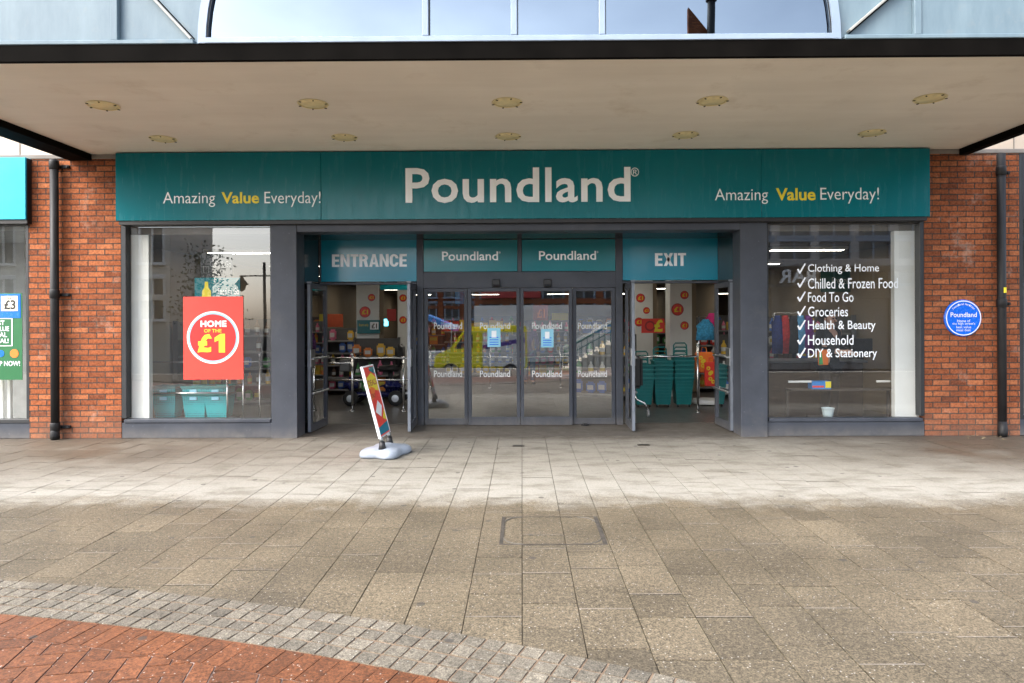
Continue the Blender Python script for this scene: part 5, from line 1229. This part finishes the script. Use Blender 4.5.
# yellow van down on the road
vx, vy, vz = -1.9, -21.0, -1.1
e = empty('van', (vx, vy, vz), "yellow van with a white rear side panel on the road below the terrace", "van")
VY = mat("van_yellow", (.88, .80, .02), .3, coat=.5)
prof = [(-2.75, .45), (-2.72, .95), (-2.55, 1.12), (-1.75, 1.30), (-1.05, 2.15), (-.75, 2.35), (2.6, 2.42), (2.72, 2.3), (2.75, .45)]
m = MB(); b = bmesh.new(); n = len(prof); prof = [(p[0] * .78, p[1]) for p in prof]
va = [b.verts.new((vx + p[0], vy - .95, vz + p[1])) for p in prof]; vb = [b.verts.new((vx + p[0], vy + .95, vz + p[1])) for p in prof]
b.faces.new(va); b.faces.new(vb[::-1])
for i in range(n): b.faces.new((va[i], va[(i + 1) % n], vb[(i + 1) % n], vb[i]))
bmesh.ops.bevel(b, geom=[e_ for e_ in b.edges], offset=.06, segments=2, affect='EDGES'); m.bm(b); build('body', m, VY, e)
m = MB()
for yy in (.955, -.965): m.add([(vx + p[0], vy + yy + .005, vz + p[1]) for p in ((-1.20, 1.35), (-.35, 1.38), (-.35, 2.0), (-.78, 2.0))], [(0, 1, 2, 3)])
m.add([(vx - 1.36, vy - .78, vz + 1.38), (vx - 1.36, vy + .78, vz + 1.38), (vx - .89, vy + .72, vz + 2.12), (vx - .89, vy - .72, vz + 2.12)], [(0, 1, 2, 3)]); build('window', m, DGLASS, e)
for dx in (-1.37, 1.37):
    for dy in (-.86, .86):
        m = MB(); m.lathe([(.2, -.12), (.33, -.11), (.36, -.05), (.36, .05), (.33, .11), (.2, .12)], (vx + dx, vy + dy, vz + .36), 24, axis='Y'); wh = build('wheel', m, RUBBER, e, smooth=True)
        m = MB(); m.lathe([(.03, -.125), (.2, -.122), (.2, .122), (.03, .125)], (vx + dx, vy + dy, vz + .36), 18, axis='Y'); build('rim', m, STEEL, wh)
for dy in (-.7, .7): m = MB(); m.box(vx - 2.18, vx - 2.03, vy + dy - .14, vy + dy + .14, vz + .85, vz + 1.02, .03); build('headlight', m, WHITEP, e)
m = MB(); m.box(vx + .1, vx + 2.05, vy + .958, vy + .966, vz + .55, vz + 2.1); sp = build('side_panel', m, WHITEP, e)
m = MB(); m.prism([(vx + .12, vz + 1.5), (vx + 2.03, vz + 1.85), (vx + 2.03, vz + 1.65), (vx + .12, vz + 1.3)], vy + .967, vy + .972); build('stripe', m, mat('violet_stripe', (.10, .05, .30), .4), sp)

# pale stair with railings up to the pub
e = empty('outdoor_stair', (4, -25, -1.1), "pale outdoor stair with teal railings across the street", "stair")
m = MB()
for k in range(14): m.box(2.2 + k * .3, 2.55 + k * .3, -26.2, -24.4, -1.1, -.95 + k * .17)
build('flight', m, STONE, e)
for yy in (-24.38, -26.22):
    m = MB(); m.tube([(2.2, yy, .0), (6.4, yy, 2.3)], .05, 8); m.tube([(2.2, yy, -.4), (6.4, yy, 1.9)], .03, 8)
    for k in range(15): m.tube([(2.2 + k * .3, yy, -.95 + k * .165), (2.2 + k * .3, yy, .0 + k * .165)], .025, 6)
    build('railing', m, TEALP if yy > -25 else WHITEP, e)
def stall(x, y, mm, label):
    e = empty('market_stall', (x, y, -1.1), label, "market stall")
    m = MB(); m.prism([(x - 1.6, 1.2), (x, 1.9), (x + 1.6, 1.2), (x + 1.6, .95), (x, 1.6), (x - 1.6, .95)], y - 1.2, y + 1.2); build('awning', m, mm, e)
    m = MB(); m.box(x - 1.4, x + 1.4, y - .9, y + .9, -.35, -.25); m.box(x - 1.35, x + 1.35, y + .85, y + .88, -1.05, -.36); build('counter', m, WHITEP, e)
    for sx in (-1.4, 1.4):
        for sy in (-1, 1): m = MB(); m.tube([(x + sx, y + sy, -1.1), (x + sx, y + sy, 1.2)], .03, 8); build('leg', m, STEEL, e)
stall(-6.3, -22.5, mat("pink_awning", (.72, .30, .34), .8), "market stall with a pink awning near the yellow van")
stall(-5.4, -28.5, mat("blue_awning", (.05, .26, .70), .8), "market stall with a blue awning near the brick pub")
m = MB(); m.box(-2.6, 1.2, -32.75, -32.6, 2.95, 4.3, .03); e = build('pub_sign', m, MAROON); tag(e, "dark red sign board on the brick pub", "sign")
m = MB(); m.box(-3.05, 7.05, -32.75, -32.6, -1.1, 2.5); build('ground_floor', m, WHITEP, pub)

g = MB(); rr = random.Random(11)
for k in range(16):
    px, py = rr.uniform(965, 1004), rr.uniform(435, 440); q = gp(px, py); an = rr.uniform(0, 6.28); r_ = rr.uniform(.012, .028)
    g.add([(q.x + r_ * math.cos(an + d_) * f_, min(q.y + r_ * math.sin(an + d_) * f_, -.02), .004 + h_) for d_, f_, h_ in ((0, 1.3, .004), (1.5, .5, .0), (3.14, 1.2, .008), (4.7, .5, .002))], [(0, 1, 2, 3)])
tag(build('fallen_leaves', g, mat("dry_leaf", (.30, .24, .14), .8, var=.5, vs=20)), kind='stuff')

# second clothes rail, behind the right display window
rx0, rx1, ry = XP(774, 2.9), XP(812, 2.9), 2.9
e = empty('clothes_rail', ((rx0 + rx1) / 2, ry, 0), "chrome clothes rail behind the checkout in the right display window", "clothes rail")
m = MB(); m.tube([(rx0, ry, .01), (rx0, ry, 1.66), (rx1, ry, 1.66), (rx1, ry, .01)], .014, 10); build('bar', m, CHROME, e, smooth=True)
x_, yy = (rx0 + rx1) / 2, ry
hw = (rx1 - rx0) / 2 - .06
for k, (nm, cc_) in enumerate((("navy", (.02, .04, .20)), ("red", (.55, .03, .03)), ("black", (.015, .015, .015)), ("sky blue", (.10, .35, .65)), ("purple", (.18, .04, .25)))):
    garment(-hw + 2 * hw * k / 4, .95, 1.62, mat(nm.replace(' ', '_') + "_garment", cc_, .85, var=.3, vs=20), f"{nm} garment hanging on the rail in the right display window", .10, .01 * (k % 2))
